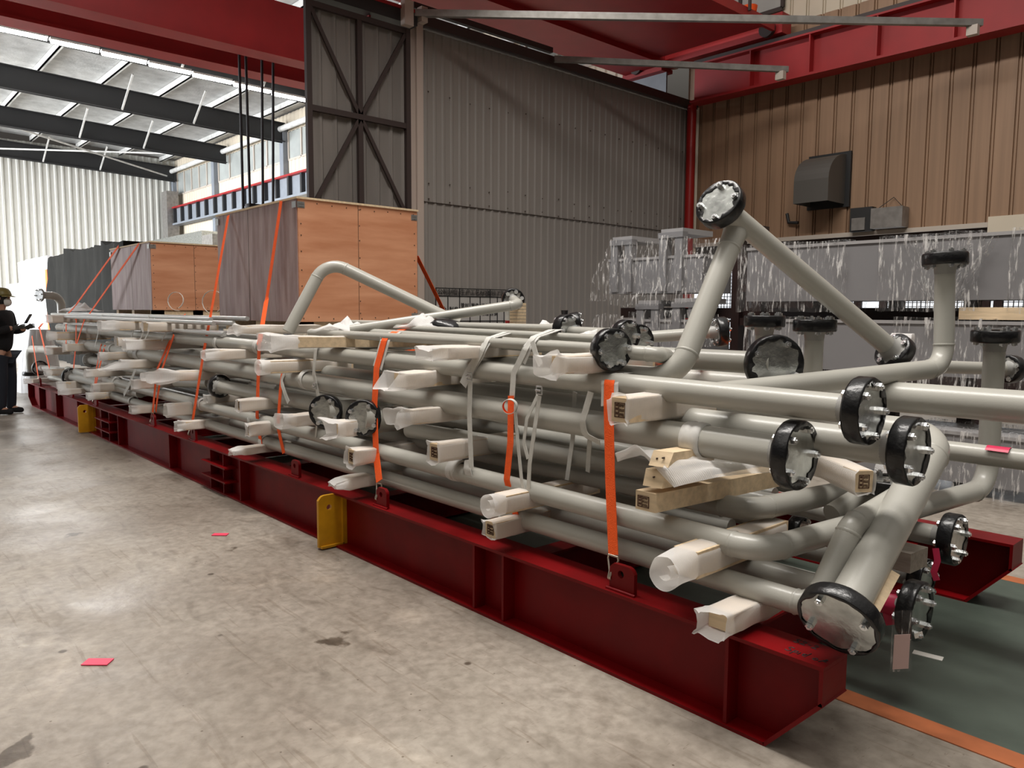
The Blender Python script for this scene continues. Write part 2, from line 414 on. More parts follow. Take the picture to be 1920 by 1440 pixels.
# sliding door leaf
dl = bpy.data.objects.new('door_1', None); COL.objects.link(dl); dl.location = (-9.0, 5.35, 0); dl['kind'] = 'structure'
mb = MB(); ribbed(mb, 4.66, 6.12, 0.05, 5.28, .21, -.028, lambda u, d, z: V((-9.02-d, u, z)), .25); put(mb, 'door_sheet', 'door_sheet', dl)
fr = MB()
for y in (4.65, 6.12): fr.box(-8.99, -8.93, y-.035, y+.035, 0.05, 5.30)
fr.box(-8.99, -8.94, 5.34, 5.41, 0.05, 5.30)
for z in (.1, 1.5, 2.78, 4.02, 5.27): fr.box(-8.99, -8.935, 4.65, 6.12, z-.035, z+.035)
for (a, b) in (((4.68, 5.24), (5.36, 4.05)), ((6.09, 5.24), (5.40, 4.05)), ((5.36, 3.99), (4.68, 2.82)), ((5.40, 3.99), (6.09, 2.82)), ((4.68, 2.72), (5.36, 1.55)), ((6.09, 2.72), (5.40, 1.55))):
    fr.obox((-8.955, a[0], a[1]), (-8.955, b[0], b[1]), (1, 0, 0), .03, .05)
put(fr, 'door_frame', 'door_frame', dl)
mb = MB(); mb.box(-9.12, -8.9, 2.0, 6.25, 5.36, 5.52); struct(mb, 'trim_10', 'dark_steel')
mb = MB(); mb.box(-9.16, -8.88, 1.5, 6.2, 5.52, 5.56); mb.box(-9.1, -9.0, 5.55, 5.58, 5.3, 5.54); struct(mb, 'trim_11', 'red_crane')
mb = MB(); mb.box(-8.9, -8.8, 5.98, 6.12, 5.30, 5.62); struct(mb, 'trim_12', 'post_paint')
mb = MB(); mb.box(-8.95, -8.84, 6.28, 6.38, 5.42, 5.62); struct(mb, 'trim_13', 'post_paint')

# near bay crane runway
t = thing('runway_beam', 'long red steel crane runway beam high on the brown wall', 'beam', (-3, 12.6, 5.48))
mb = MB(); mb.box(-8.85, 3, 12.60, 12.63, 5.5, 6.12); put(mb, 'web', 'red_crane', t)
mb = MB(); mb.box(-8.85, 3, 12.45, 12.78, 5.46, 5.50); put(mb, 'bottom_flange', 'red_crane', t)
mb = MB(); mb.box(-8.85, 3, 12.45, 12.78, 6.12, 6.15); put(mb, 'top_flange', 'red_crane', t)
mb = MB(); mb.box(-8.85, 3, 12.56, 12.66, 6.15, 6.25); put(mb, 'rail', 'door_frame', t)
for x in (-7.6, -6.5, -5.4, -4.3, -3.2, -2.1):
    mb = MB(); mb.box(x-.012, x+.012, 12.46, 12.60, 5.5, 6.12); put(mb, 'stiffener', 'red_crane', t)
mb = MB(); mb.tube([(-9.0, 12.75, 0), (-9.0, 12.75, 5.5)], .09, 14); o = put(mb, 'red_standpipe', 'red_pipe'); tag(o, 'vertical red pipe in the corner between grey partition and brown wall', 'pipe')

# near bay crane
t = thing('bridge_crane', 'red bridge crane with a dark maroon underside, above the grey partition', 'crane', (-9, 8, 6.3))
mb = MB(); mb.box(-10.43, -9.44, 1.0, 12.5, 6.30, 7.5); put(mb, 'girder', 'red_crane', t)
mb = MB(); mb.box(-9.44, -7.14, 1.0, 12.3, 6.40, 6.44); put(mb, 'walkway', 'red_crane', t)
mb = MB(); mb.box(-7.14, -7.08, 1.0, 12.35, 6.30, 6.46); put(mb, 'walkway_edge', 'red_crane', t)
mb = MB(); mb.box(-10.5, -7.0, 12.45, 12.75, 6.28, 6.62); put(mb, 'end_carriage', 'red_crane', t)
for x in (-10.1, -7.25):
    mb = MB(); mb.disc((x, 12.40, 6.38), (0, 1, 0), .14, .08); put(mb, 'wheel', 'door_frame', t)
mb = MB(); mb.tube([AY(1405, 24, 12.3), AY(1405, 13, 12.3)], .13, 16, rad=[.12, .14]); o = put(mb, 'warning_light', 'orange_strap', t)
rl = MB()
for x in (-7.05,): 
    for y in (7.0, 8.5, 10, 11.5): rl.box(x-.02, x+.02, y-.02, y+.02, 6.4, 7.3)
    rl.box(x-.02, x+.02, 7.0, 12.3, 7.28, 7.32)
put(rl, 'handrail', 'door_frame', t)

# two galvanised horizontal braces
for k, (a, b, lab) in enumerate((((-8.95, 6.2), (-3.85, 12.2), 'long grey steel brace from the partition end to the red runway beam'), ((-8.97, 8.95), (-6.7, 12.15), 'shorter grey steel brace across the corner above the ribbed partition'))):
    t = thing('wall_brace', lab, 'brace', (a[0], a[1], 5.6), 'steel braces under the crane')
    mb = MB(); mb.obox((a[0], a[1], 5.53), (b[0], b[1], 5.53), (0, 0, 1), .09, .07); put(mb, 'bar', 'brace_steel', t)
    for p, q in ((b, a),):
        d = (V((q[0], q[1], 0))-V((p[0], p[1], 0))).normalized()*.12
        mb = MB(); mb.box(p[0]+d.x-.07, p[0]+d.x+.07, p[1]+d.y-.05, p[1]+d.y+.05, 5.36, 5.49); put(mb, 'bracket', 'wall_trim', t)

# left bay: far wall, roof, rafters, clerestory
XF = -38.6
mb = MB(); ribbed(mb, -6, YW, 0, 8.6, .28, -.04, lambda u, d, z: V((XF-d, u, z)), .35); struct(mb, 'wall_far', 'white_sheet')
def roofz(y): return 8.66 + (12.8-y)*.030
mb = MB(); n = 40
v = []
for x in (XF, -9.6):
    for i in range(n+1): y = -4+(YW+4.2)*i/n; v.append((x, y, roofz(y)))
mb.add(v, [(i, i+1, n+2+i, n+1+i) for i in range(n)])
mb.add([(x, y, z+.06) for x, y, z in v], [(i, i+1, n+2+i, n+1+i) for i in range(n)]); struct(mb, 'ceiling', 'foil')
for k in range(9):
    y = 12.3-k*1.75
    o = thing('roof_purlin', '%s pale roof purlin counted from the clerestory wall' % ('first', 'second', 'third', 'fourth', 'fifth', 'sixth', 'seventh', 'eighth', 'ninth')[k], 'purlin', ((XF-9.6)/2, y, roofz(y)-.2), 'roof purlins of the left bay')
    mb = MB(); mb.box(XF, -9.7, y-.025, y+.025, roofz(y)-.21, roofz(y)-.012); mb.box(XF, -9.7, y-.025, y+.08, roofz(y)-.21, roofz(y)-.19); put(mb, 'purlin_bar', 'purlin', o)
for k, (x, lab) in enumerate(((-21.4, 'black steel rafter nearest the red girders in the left bay'), (-26.7, 'black steel rafter second from the red girders'), (-32.05, 'black steel rafter third from the red girders'), (XF+.35, 'dark steel rafter along the top of the far cream wall'))):
    t = thing('roof_rafter', lab, 'rafter', (x, 6, 7.5), 'black rafters of the left bay')
    f = MB()
    z = lambda y, d: 8.22+(12.8-y)*.030 - d
    v = [(x+sx*.012, y, z(y, d)) for sx in (-1, 1) for y, d in ((-4, .62), (-4, 0), (12.85, 0), (12.85, .68))]
    f.add(v, [(0,1,2,3),(7,6,5,4),(0,4,5,1),(1,5,6,2),(2,6,7,3),(3,7,4,0)]); put(f, 'web', 'dark_steel', t)
    for nm, d in (('top_flange', 0), ('bottom_flange', .64)):
        f = MB(); v = [(x+sx*.12, y, z(y, d)+dz) for sx in (-1, 1) for y, dz in ((-4, 0), (-4, .03), (12.85, .03), (12.85, 0))]
        f.add(v, [(0,1,2,3),(7,6,5,4),(0,4,5,1),(1,5,6,2),(2,6,7,3),(3,7,4,0)]); put(f, nm, 'dark_steel', t)
    for y in (7.4, 9.6):
        f = MB(); f.obox((x+.10, y, z(y, .62)), (x+1.0, y+.1, z(y, -.28)), (0, 1, 0), .05, .05); put(f, 'fly_brace', 'purlin', t)
# crossed roof rods in the last span
for a, b, lab in (((XF+.6, 4.8, 7.95), (-33.0, 12.4, 8.0), 'thin pale roof rod, first of the crossed pair'), ((-32.6, 5.2, 8.0), (XF+.6, 12.4, 7.75), 'thin pale roof rod, second of the crossed pair')):
    mb = MB(); mb.tube([a, b], .035, 8); o = put(mb, 'roof_rod', 'purlin'); tag(o, lab, 'rod', 'crossed roof rods')
mb = MB(); mb.tube([(XF+.2, 12.7, 8.02), (-9.7, 12.7, 8.02)], .10, 12); o = put(mb, 'eaves_pipe', 'purlin'); tag(o, 'pale eaves pipe along the top of the clerestory wall', 'pipe')
# tube lamps hung in a line under the first rafter
for k in range(9):
    y = 1.6+k*1.08
    z = 7.78+.0*y-(y-3)*.030
    t = thing('tube_lamp', '%s glowing tube lamp from the left, under the left bay roof' % ('first', 'second', 'third', 'fourth', 'fifth', 'sixth', 'seventh', 'eighth', 'ninth')[k], 'lamp', (-20.9, y, z), 'tube lamps in the left bay')
    mb = MB(); mb.box(-21.0, -20.85, y-.52, y+.52, z+.02, z+.07); put(mb, 'housing', 'purlin', t)
    mb = MB(); mb.tube([(-20.92, y-.50, z-.01), (-20.92, y+.50, z-.01)], .05, 8); put(mb, 'tube', 'lamp_tube', t)
# clerestory wall bands
def band(z0, z1, m, name, kind=True):
    mb = MB(); ribbed(mb, 0, 29.6, z0, z1, .30, .03, lambda u, d, z: V((XF+u, YW-.03+d, z)), .35); struct(mb, name, m)
band(7.95, 8.6, 'cream_sheet', 'wall_clerestory_upper'); band(6.35, 6.95, 'cream_sheet', 'wall_clerestory_lower'); band(0, 5.5, 'cream_sheet', 'wall_left_bay')
for k, (x0, x1) in enumerate(((XF+.3, -33.6), (-33.2, -27.2), (-26.6, -21.6), (-21.2, -15.5), (-15.1, -9.6))):
    t = bpy.data.objects.new('window_%d' % (k+2), None); COL.objects.link(t); t.location = ((x0+x1)/2, YW, 6.95); t['kind'] = 'structure'
    mb = MB(); mb.box(x0, x1, YW, YW+.03, 6.95, 7.95); put(mb, 'pane', 'window_glass', t)
    mb = MB(); n = 5
    for i in range(n+1):
        x = x0+(x1-x0)*i/n; mb.box(x-.035, x+.035, YW-.05, YW, 6.95, 7.95)
    mb.box(x0, x1, YW-.05, YW, 6.92, 6.99); put(mb, 'window_frame', 'wall_trim', t)
    mb = MB(); mb.box(x0-.35, x0-.05, YW-.22, YW-.02, 0, 8.1); struct(mb, 'trim_%d' % (20+k), 'runway_grey')
t = thing('runway_beam', 'grey crane runway beam with dark stiffeners, below the clerestory windows', 'beam', (-28, 12.6, 5.5), None)
mb = MB(); mb.box(XF+.6, -9.5, 12.58, 12.62, 5.52, 6.2); put(mb, 'web', 'runway_grey', t)
mb = MB(); mb.box(XF+.6, -9.5, 12.42, 12.78, 5.44, 5.52); put(mb, 'bottom_flange', 'runway_grey', t)
mb = MB(); mb.box(XF+.6, -9.5, 12.42, 12.78, 6.2, 6.27); put(mb, 'top_flange', 'red_crane', t)
for k in range(22):
    x = XF+1.2+k*.98
    mb = MB(); mb.box(x-.06, x+.06, 12.44, 12.58, 5.52, 6.2); put(mb, 'stiffener', 'dark_steel', t)
mb = MB(); mb.box(XF+.4, XF+1.1, 12.2, 12.7, 0, 7.0); o = struct(mb, 'trim_30', 'brace_steel')

# crane of the left bay: two red girders
t = thing('bridge_crane', 'red double girder bridge crane crossing the left bay under the roof', 'crane', (-15, 6, 6.3))
for x0, x1, h in ((-14.55, -14.1, .95), (-15.85, -15.35, .62)):
    mb = MB(); mb.box(x0+.04, x1-.04, -4, 12.4, 6.36, 6.36+h); put(mb, 'girder', 'red_crane', t)
    mb = MB(); mb.box(x0, x1, -4, 12.4, 6.30, 6.355); put(mb, 'girder_flange', 'red_crane', t)
# black hoist ropes
for k, (px0, px1, py1) in enumerate(((445, 456, 392), (457, 469, 390), (490, 493, 386), (512, 512, 378))):
    a = AX(px0, -30, -14.9); b = AX(px1, py1, -14.9)
    mb = MB(); mb.tube([a, b], .028, 6); o = put(mb, 'hoist_rope', 'rope_black')
    tag(o, 'black hoist rope hanging behind the tall crate, %s' % ('leftmost', 'second from left', 'third from left', 'rightmost')[k], 'rope', 'hoist ropes of the left crane')
t = thing('hook_block', 'dark hook block at the end of the hoist ropes, over the tall crate', 'hook', AX(495, 388, -14.9))
mb = MB(); p = AX(495, 385, -14.9); mb.box(p.x-.1, p.x+.1, p.y-.35, p.y+.3, p.z-.35, p.z-.0); put(mb, 'block', 'rope_black', t)

# ------------------------------------------------------------------ ventilation hood and boxes on the brown wall
t = thing('vent_hood', 'dark grey curved ventilation hood on the brown wall', 'vent', (-6.35, 12.6, 3.35))
mb = MB(); x0, x1 = -6.62, -6.02; prof = []
for k in range(9):
    a = math.pi/2*k/8; prof.append((12.97-.62*math.sin(a), 3.72+.45*math.cos(a)))
prof.append((12.35, 3.35)); prof.append((12.97, 3.35)); n = len(prof)
mb.add([(x, y, z) for x in (x0, x1) for y, z in prof], [(i, i+1, n+i+1, n+i) for i in range(n-2)] + [tuple(range(n)), tuple(range(2*n-1, n-1, -1))])
put(mb, 'hood', 'hood_grey', t)
mb = MB(); mb.box(x0-.06, x1+.08, 12.95, 13.0, 3.30, 4.22); put(mb, 'wall_flange', 'dark_steel', t)
o = MB(); o.box(-5.86, -5.50, 12.84, 12.99, 2.86, 3.25); o = put(o, 'control_box', 'dark_steel'); tag(o, 'small dark control box on the brown wall below the hood', 'box')
q = MB(); q.box(-5.82, -5.60, 12.81, 12.84, 2.88, 3.08); put(q, 'cover', 'brace_steel', o)
o = MB(); o.box(-5.47, -4.98, 12.72, 12.98, 2.88, 3.20); o = put(o, 'junction_box', 'brace_steel'); tag(o, 'wide grey box hanging on the brown wall right of the small dark box', 'box')
q = MB(); q.tube([(-5.42, 12.85, 3.2), (-5.22, 12.97, 3.38), (-5.03, 12.85, 3.2)], .006, 6); put(q, 'hanging_wire', 'dark_steel', o)
o = MB(); o.tube([(-7.05, 12.95, 3.28), (-7.0, 12.93, 3.12), (-6.82, 12.93, 3.10)], .03, 8); o = put(o, 'wall_hook', 'dark_steel'); tag(o, 'small dark bracket on the brown wall left below the hood', 'bracket')

# ------------------------------------------------------------------ lettering board on the partition
def text_mesh(s, size, origin, U, W, name, m, parent, extr=.002, N=None):
    c = bpy.data.curves.new(name, 'FONT'); c.body = s; c.size = size; c.align_x = 'CENTER'; c.align_y = 'CENTER'; c.extrude = extr; c.offset = 0
    tmp = bpy.data.objects.new('tmp', c); COL.objects.link(tmp); bpy.context.view_layer.update()
    dg = bpy.context.evaluated_depsgraph_get(); me = bpy.data.meshes.new_from_object(tmp.evaluated_get(dg)); bpy.data.objects.remove(tmp)
    U, W = V(U).normalized(), V(W).normalized(); Nn = U.cross(W)
    base = absloc(parent) if parent is not None else V((0, 0, 0))
    for v in me.vertices:
        p = V(origin)+U*v.co.x+W*v.co.y+Nn*v.co.z-base; v.co = p
    me.materials.clear(); me.materials.append(MATS[m]); o = bpy.data.objects.new(name, me); COL.objects.link(o); o.parent = parent
    return o
bx = XP+.03
t = thing('notice_board', 'wall chart of black ruled boxes with Chinese lettering and WPS on the grey partition', 'sign', (bx, 7.5, .9))
y0, y1 = 6.70, 8.17; zt = 1.845
mb = MB(); mb.box(bx-.01, bx+.004, y0, y1, .8, zt-.12); put(mb, 'panel', 'board_grey', t)
rows = [zt, zt-.115, zt-.115-.37, zt-.115-.74, zt-1.04]
cols = [y0, y0+.22, y0+.44, y0+.64, y0+.84, y0+1.04, y0+1.19, y0+1.33, y1]
mb = MB()
for z in rows: mb.box(bx, bx+.012, y0, y1, z-.007, z+.007)
for i, y in enumerate(cols): mb.box(bx, bx+.012, y-.006, y+.006, rows[-1], zt if i in (0, 2, 5, 8) else rows[1])
put(mb, 'ruled_lines', 'lettering', t)
def tx(s, y, z, size): text_mesh(s, size, (bx+.008, y, z), (0, 1, 0), (0, 0, 1), 'lettering', 'lettering', t)
tx('公司制度', y0+.22, zt-.058, .095); tx('生产工艺标准', y0+.74, zt-.058, .095); tx('焊接工艺 WPS', y0+1.26, zt-.058, .085)
r1 = rows[1]-.2; r2 = rows[2]-.2
for s, c, r in (('安全', 0, r1), ('制度', 1, r1), ('WPS', 6, r1), ('WPS', 7, r1), ('WPS', 5, r2), ('WPS', 6, r2), ('WPS', 7, r2)): tx(s, (cols[c]+cols[c+1])/2, r, .085 if 'W' not in s else .072)
for a, b, c, r in (('管材', '标准', 2, r1), ('管件', '标准', 3, r1), ('法兰', '标准', 4, r1), ('WPS', '目录', 5, r1), ('管理', '系统', 2, r2), ('焊接', '温度', 3, r2), ('过程', '等级', 4, r2)):
    y = (cols[c]+cols[c+1])/2; tx(a, y, r+.06, .08 if 'W' not in a else .07); tx(b, y, r-.06, .08)

# ------------------------------------------------------------------ storage rack with film-wrapped steel boxes
YR = 7.5
t = thing('storage_rack', 'dark brown steel storage rack carrying the film-wrapped grey steel boxes', 'rack', (-4.5, YR, 0))
for x in (-4.62, -4.36):
    mb = MB(); mb.box(x-.05, x+.05, YR-.06, YR+.06, 0, 2.42); put(mb, 'upright', 'rack_brown', t)
for z in (.5, 1.0, 1.42, 1.78, 2.1, 2.35):
    mb = MB(); mb.box(-4.62, -4.36, YR-.04, YR+.04, z-.05, z+.03); put(mb, 'rung', 'rack_brown', t)
for z in (1.50, .72):
    mb = MB(); mb.box(-6.3, 2.0, YR+.02, YR+.14, z-.06, z+.06); put(mb, 'rail', 'rack_brown', t)
for x in (-3.75, -3.0, -2.35, -1.3):
    mb = MB(); mb.box(x-.06, x+.06, YR+.1, YR+.2, .0, 1.95); put(mb, 'rear_post', 'rack_brown', t)
# mesh fence panels behind the rack
k = 0
for x0, x1, lab in ((-5.2, -4.7, 'narrow wire mesh panel left of the brown rack upright'), (-3.9, -3.45, 'wire mesh panel right of the brown rack upright, the narrower one'), (-3.2, -2.3, 'widest wire mesh panel in front of the bright gap behind the rack'), (-2.2, -1.7, 'wire mesh panel behind the tall right pipe riser')):
    t = thing('mesh_panel', lab, 'mesh panel', ((x0+x1)/2, 9.0, .9), 'mesh panels behind the rack')
    y = 9.0; mb = MB()
    for q in range(int((x1-x0)*1.15/.045)): mb.box(x0*1.15+q*.045-.004, x0*1.15+q*.045+.004, y, y+.006, 1.0, 2.05)
    for q in range(24): mb.box(x0*1.15, x1*1.15, y-.004, y+.004, 1.0+q*.045-.004, 1.0+q*.045+.004)
    put(mb, 'wire_grid', 'dark_steel', t)
    mb = MB()
    for x in (x0*1.15, x1*1.15): mb.box(x-.04, x+.04, y-.02, y+.03, 0.0, 2.05)
    mb.box(x0*1.15, x1*1.15, y-.02, y+.03, .95, 1.0); put(mb, 'panel_frame', 'rack_brown', t)
for x0, x1 in ((-6.2, -5.3), (-4.1, -2.6), (-2.55, -1.8)):
    k += 1; w_ = bpy.data.objects.new('window_%d' % (10+k), None); COL.objects.link(w_); w_.location = (x0*1.3, YW, 1); w_['kind'] = 'structure'
    mb = MB(); mb.box(x0*1.55, x1*1.55, YW+.40, YW+.46, .8, 2.4); put(mb, 'pane', 'bright_outdoors', w_)

def film_shell(x0, x1, y0, y1, z0, z1, parent, name='film_wrap', n=(26, 6, 8), amp=.02, m='film', skirt=0):
    """loose shell around a box with crumpled skin"""
    mb = MB()
    def face(o, U, W, nu, nw):
        v = []
        for j in range(nw+1):
            for i in range(nu+1):
                p = V(o)+V(U)*(i/nu)+V(W)*(j/nw)
                q = noise.noise_vector(p*3.1)*amp + noise.noise_vector(p*9.0)*amp*.6
                v.append(p+q)
        mb.add(v, [(j*(nu+1)+i, j*(nu+1)+i+1, (j+1)*(nu+1)+i+1, (j+1)*(nu+1)+i) for j in range(nw) for i in range(nu)], True)
    dx, dy, dz = x1-x0, y1-y0, z1-z0
    face((x0-skirt, y0, z0), (dx+skirt, 0, 0), (0, 0, dz), n[0], n[2]); face((x0, y1, z0), (dx, 0, 0), (0, 0, dz), n[0], n[2])
    face((x0, y0, z1), (dx, 0, 0), (0, dy, 0), n[0], n[1]); face((x1, y0, z0), (0, dy, 0), (0, 0, dz), n[1], n[2]); face((x0, y0, z0), (0, dy, 0), (0, 0, dz), n[1], n[2])
    return put(mb, name, m, parent)
def steel_box(x0, x1, y0, y1, z0, z1, lab, films, brk=()):
    t = thing('steel_box_section', lab, 'steel box', ((x0+x1)/2, (y0+y1)/2, z0), 'wrapped grey steel boxes on the rack')
    mb = MB(); mb.box(x0, x1, y0, y1, z0, z1); put(mb, 'box_body', 'equipment_grey', t)
    mb = MB(); mb.box(x0-.01, x1+.01, y0-.012, y1+.012, z1-.02, z1+.008); put(mb, 'top_edge', 'grey_bracket', t)
    for a, b in films: film_shell(a, b, y0-.05, y1+.05, z0-.10, z1+.03, t)
    for x, zt_ in brk:
        mb = MB(); mb.box(x-.05, x+.05, y0-.04, y0+.06, z0+.02, zt_); mb.box(x+.16, x+.26, y0-.04, y0+.06, z0+.02, zt_)
        mb.box(x-.06, x+.27, y0-.05, y0+.04, zt_-.06, zt_); put(mb, 'lug_bracket', 'equipment_grey', t)
        mb = MB(); mb.box(x-.04, x+.25, y0-.02, y1, zt_-.02, zt_+.04); put(mb, 'lug_tube', 'grey_bracket', t)
    return t
yb0, yb1 = 7.0, 7.55
steel_box(-4.22, 1.5, yb0, yb1, 1.62, 2.15, 'film-wrapped grey steel box on the upper rack level, right of the upright', [(-4.3, -3.2), (-2.9, -2.1), (-1.9, 1.5)])
steel_box(-4.15, 1.5, yb0, yb1, .98, 1.44, 'film-wrapped grey steel box on the lower rack level, right of the upright', [(-4.2, -3.4), (-2.75, -1.95), (-1.8, 1.5)])
uf = steel_box(-6.05, -4.75, yb0, yb1, 1.72, 2.12, 'film-wrapped grey steel frame with tall brackets, upper rack level left of the upright', [], ((-5.95, 2.34), (-5.25, 2.38)))
lf = steel_box(-5.9, -4.75, yb0, yb1, .92, 1.42, 'film-wrapped grey steel frame with brackets, lower rack level left of the upright', [], ((-5.55, 1.60), (-5.05, 1.62)))
steel_box(-3.5, 1.5, yb0, yb1, .10, .52, 'grey steel box section on the floor under the rack, wrapped in film', [(-2.6, 1.5)])
def film_sheet(parent, corners, n=(24, 12), amp=.05, name='film_wrap'):
    tl, tr_, br_, bl = [V(c) for c in corners]; mb = MB(); v = []
    for j in range(n[1]+1):
        for i in range(n[0]+1):
            p = tl.lerp(tr_, i/n[0]).lerp(bl.lerp(br_, i/n[0]), j/n[1]); q = noise.noise_vector(p*2.6)*amp+noise.noise_vector(p*9)*amp*.5; v.append(p+q)
    mb.add(v, [(j*(n[0]+1)+i, j*(n[0]+1)+i+1, (j+1)*(n[0]+1)+i+1, (j+1)*(n[0]+1)+i) for j in range(n[1]) for i in range(n[0])], True); return put(mb, name, 'film', parent)
film_sheet(uf, (AY(1142, 452, 6.9), AY(1232, 456, 6.9), AY(1240, 575, 6.88), AY(1100, 566, 6.88)))
film_sheet(uf, (AY(1232, 442, 6.9), AY(1345, 448, 6.9), AY(1345, 572, 6.88), AY(1236, 574, 6.88)))
film_sheet(uf, (AY(1145, 450, 7.6), AY(1240, 456, 7.6), AY(1236, 452, 6.9), AY(1142, 450, 6.9)), (14, 5), .02)
film_sheet(lf, (AY(1112, 590, 6.9), AY(1172, 588, 6.9), AY(1172, 640, 6.88), AY(1106, 640, 6.88)))
film_sheet(lf, (AY(1180, 582, 6.9), AY(1350, 585, 6.9), AY(1350, 650, 6.88), AY(1176, 650, 6.88)))
t = thing('film_bundle', 'bundle of crumpled clear film hanging behind the tall right riser', 'plastic film', (-2.3, 6.93, 1.7))
mb = MB(); v = []; nn = 22
for j in range(9):
    for i in range(nn+1):
        q = i/nn; zz = 2.13-j*.075; wid = .33*(1-j/8.6)+.05
        v.append((-2.35+(q-.5)*2*wid, 6.93+.05*math.sin(i*2.3+j)+.02*random.random(), zz))
mb.add(v, [(j*(nn+1)+i, j*(nn+1)+i+1, (j+1)*(nn+1)+i+1, (j+1)*(nn+1)+i) for j in range(8) for i in range(nn)], True); put(mb, 'film_sheet', 'film', t)
o = MB(); o.box(-2.25, 1.0, 7.0, 7.4, 1.46, 1.56); o = put(o, 'wood_block', 'timber'); tag(o, 'yellow wooden board between the upper and lower wrapped steel boxes at the far right', 'timber')

# ------------------------------------------------------------------ shipping skid
YN0, YN1, YF0, YF1, ZT = 2.35, 2.52, 4.36, 4.53, .355
sk = thing('shipping_skid', 'long dark red steel shipping skid carrying the stacked grey pipes', 'skid', (-7.5, 3.44, 0))
def beam(y0, y1):
    yc = (y0+y1)/2
    mb = MB(); x0, x1 = -14.0, -1.09
    mb.box(x0, x1, y0, y1, ZT-.014, ZT); mb.box(-13.74, -1.29, y0, y1, 0.0, .014)
    mb.add([(x0, yc-.006, ZT), (x0+.0, yc-.006, .13), (-13.74, yc-.006, 0), (-1.29, yc-.006, 0), (x1, yc-.006, .225), (x1, yc-.006, ZT)] + [(x0, yc+.006, ZT), (x0, yc+.006, .13), (-13.74, yc+.006, 0), (-1.29, yc+.006, 0), (x1, yc+.006, .225), (x1, yc+.006, ZT)],
           [(0,1,2,3,4,5), (11,10,9,8,7,6)])
    for (a, b) in (((-1.29, 0), (x1, .225)), ((-13.74, 0), (x0, .13))):
        mb.obox((a[0], yc, a[1]+.006), (b[0], yc, b[1]+.004), (0, 1, 0), y1-y0, .014)
    mb.box(x1-.014, x1, y0, y1, .22, ZT-.0145); mb.box(x0, x0+.014, y0, y1, .13, ZT-.0145)
    put(mb, 'side_beam', 'red_beam', sk)
beam(YN0, YN1); beam(YF0, YF1)
for x in (-1.45, -2.675, -2.895, -5.785, -6.12, -6.40, -7.43, -9.10, -9.45, -9.78, -10.9, -12.1, -13.2):
    mb = MB(); mb.box(x-.007, x+.007, YN0+.006, YN0+.085, .014, ZT-.014); put(mb, 'stiffener', 'red_beam', sk)
    mb = MB(); mb.box(x-.007, x+.007, YF1-.085, YF1-.006, .014, ZT-.014); put(mb, 'stiffener', 'red_beam', sk)
for xa, xb in ((-6.52, -6.0), (-9.92, -9.32)):
    for z in (.12, .235):
        mb = MB(); mb.box(xa, xb, YN0-.03, YN0+.085, z-.006, z+.006); put(mb, 'pocket_plate', 'red_beam', sk)
for x in (-1.6, -2.8, -4.4, -5.8, -7.4, -9.1, -10.9, -12.6, -13.7):
    mb = MB(); mb.box(x-.06, x+.06, YN1-.08, YF0+.08, .02, .032); mb.box(x-.004, x+.004, YN1-.08, YF0+.08, .03, .24); mb.box(x-.06, x+.06, YN1-.08, YF0+.08, .24, .252); put(mb, 'cross_beam', 'red_beam', sk)
for x in (-4.30, -10.35):
    mb = MB(); mb.plate_hole((x, 2.335, .18), (0, 1, 0), (0, 0, 1), (1, 0, 0), .19, .33, .022, (-.02, .085), .018, .03); o = put(mb, 'lifting_plate', 'yellow_paint', sk); o['label'] = 'yellow lifting plate with a round hole'
    mb = MB(); mb.box(x-.035, x+.03, 2.40, 2.43, .015, .34); mb.box(x-.03, x+.03, 2.25, 2.41, .010, .024); put(mb, 'lifting_plate_web', 'yellow_paint', sk)
mb = MB(); mb.plate_hole((-1.75, 4.55, .20), (0, 1, 0), (0, 0, 1), (1, 0, 0), .19, .36, .03, (.02, .06), .03, .03); o = put(mb, 'lifting_plate', 'yellow_paint', sk)
lugs = []
for px, py in ((1165, 1108), (715, 944), (553, 890), (362, 824), (286, 797), (179, 758), (134, 741), (74, 722)):
    p = AY(px, py, 2.38); lugs.append(p.x)
    mb = MB(); mb.plate_hole((p.x, 2.39, ZT+.055), (1, 0, 0), (0, 0, 1), (0, 1, 0), .13 if px > 1000 else .11, .115, .02, (-.005, .018), .016, .022); put(mb, 'lashing_lug', 'red_beam', sk)
    mb = MB(); mb.tube([(p.x-.075, 2.375, ZT+.002), (p.x+.075, 2.375, ZT+.002)], .008, 8); put(mb, 'weld_bead', 'red_beam', sk)
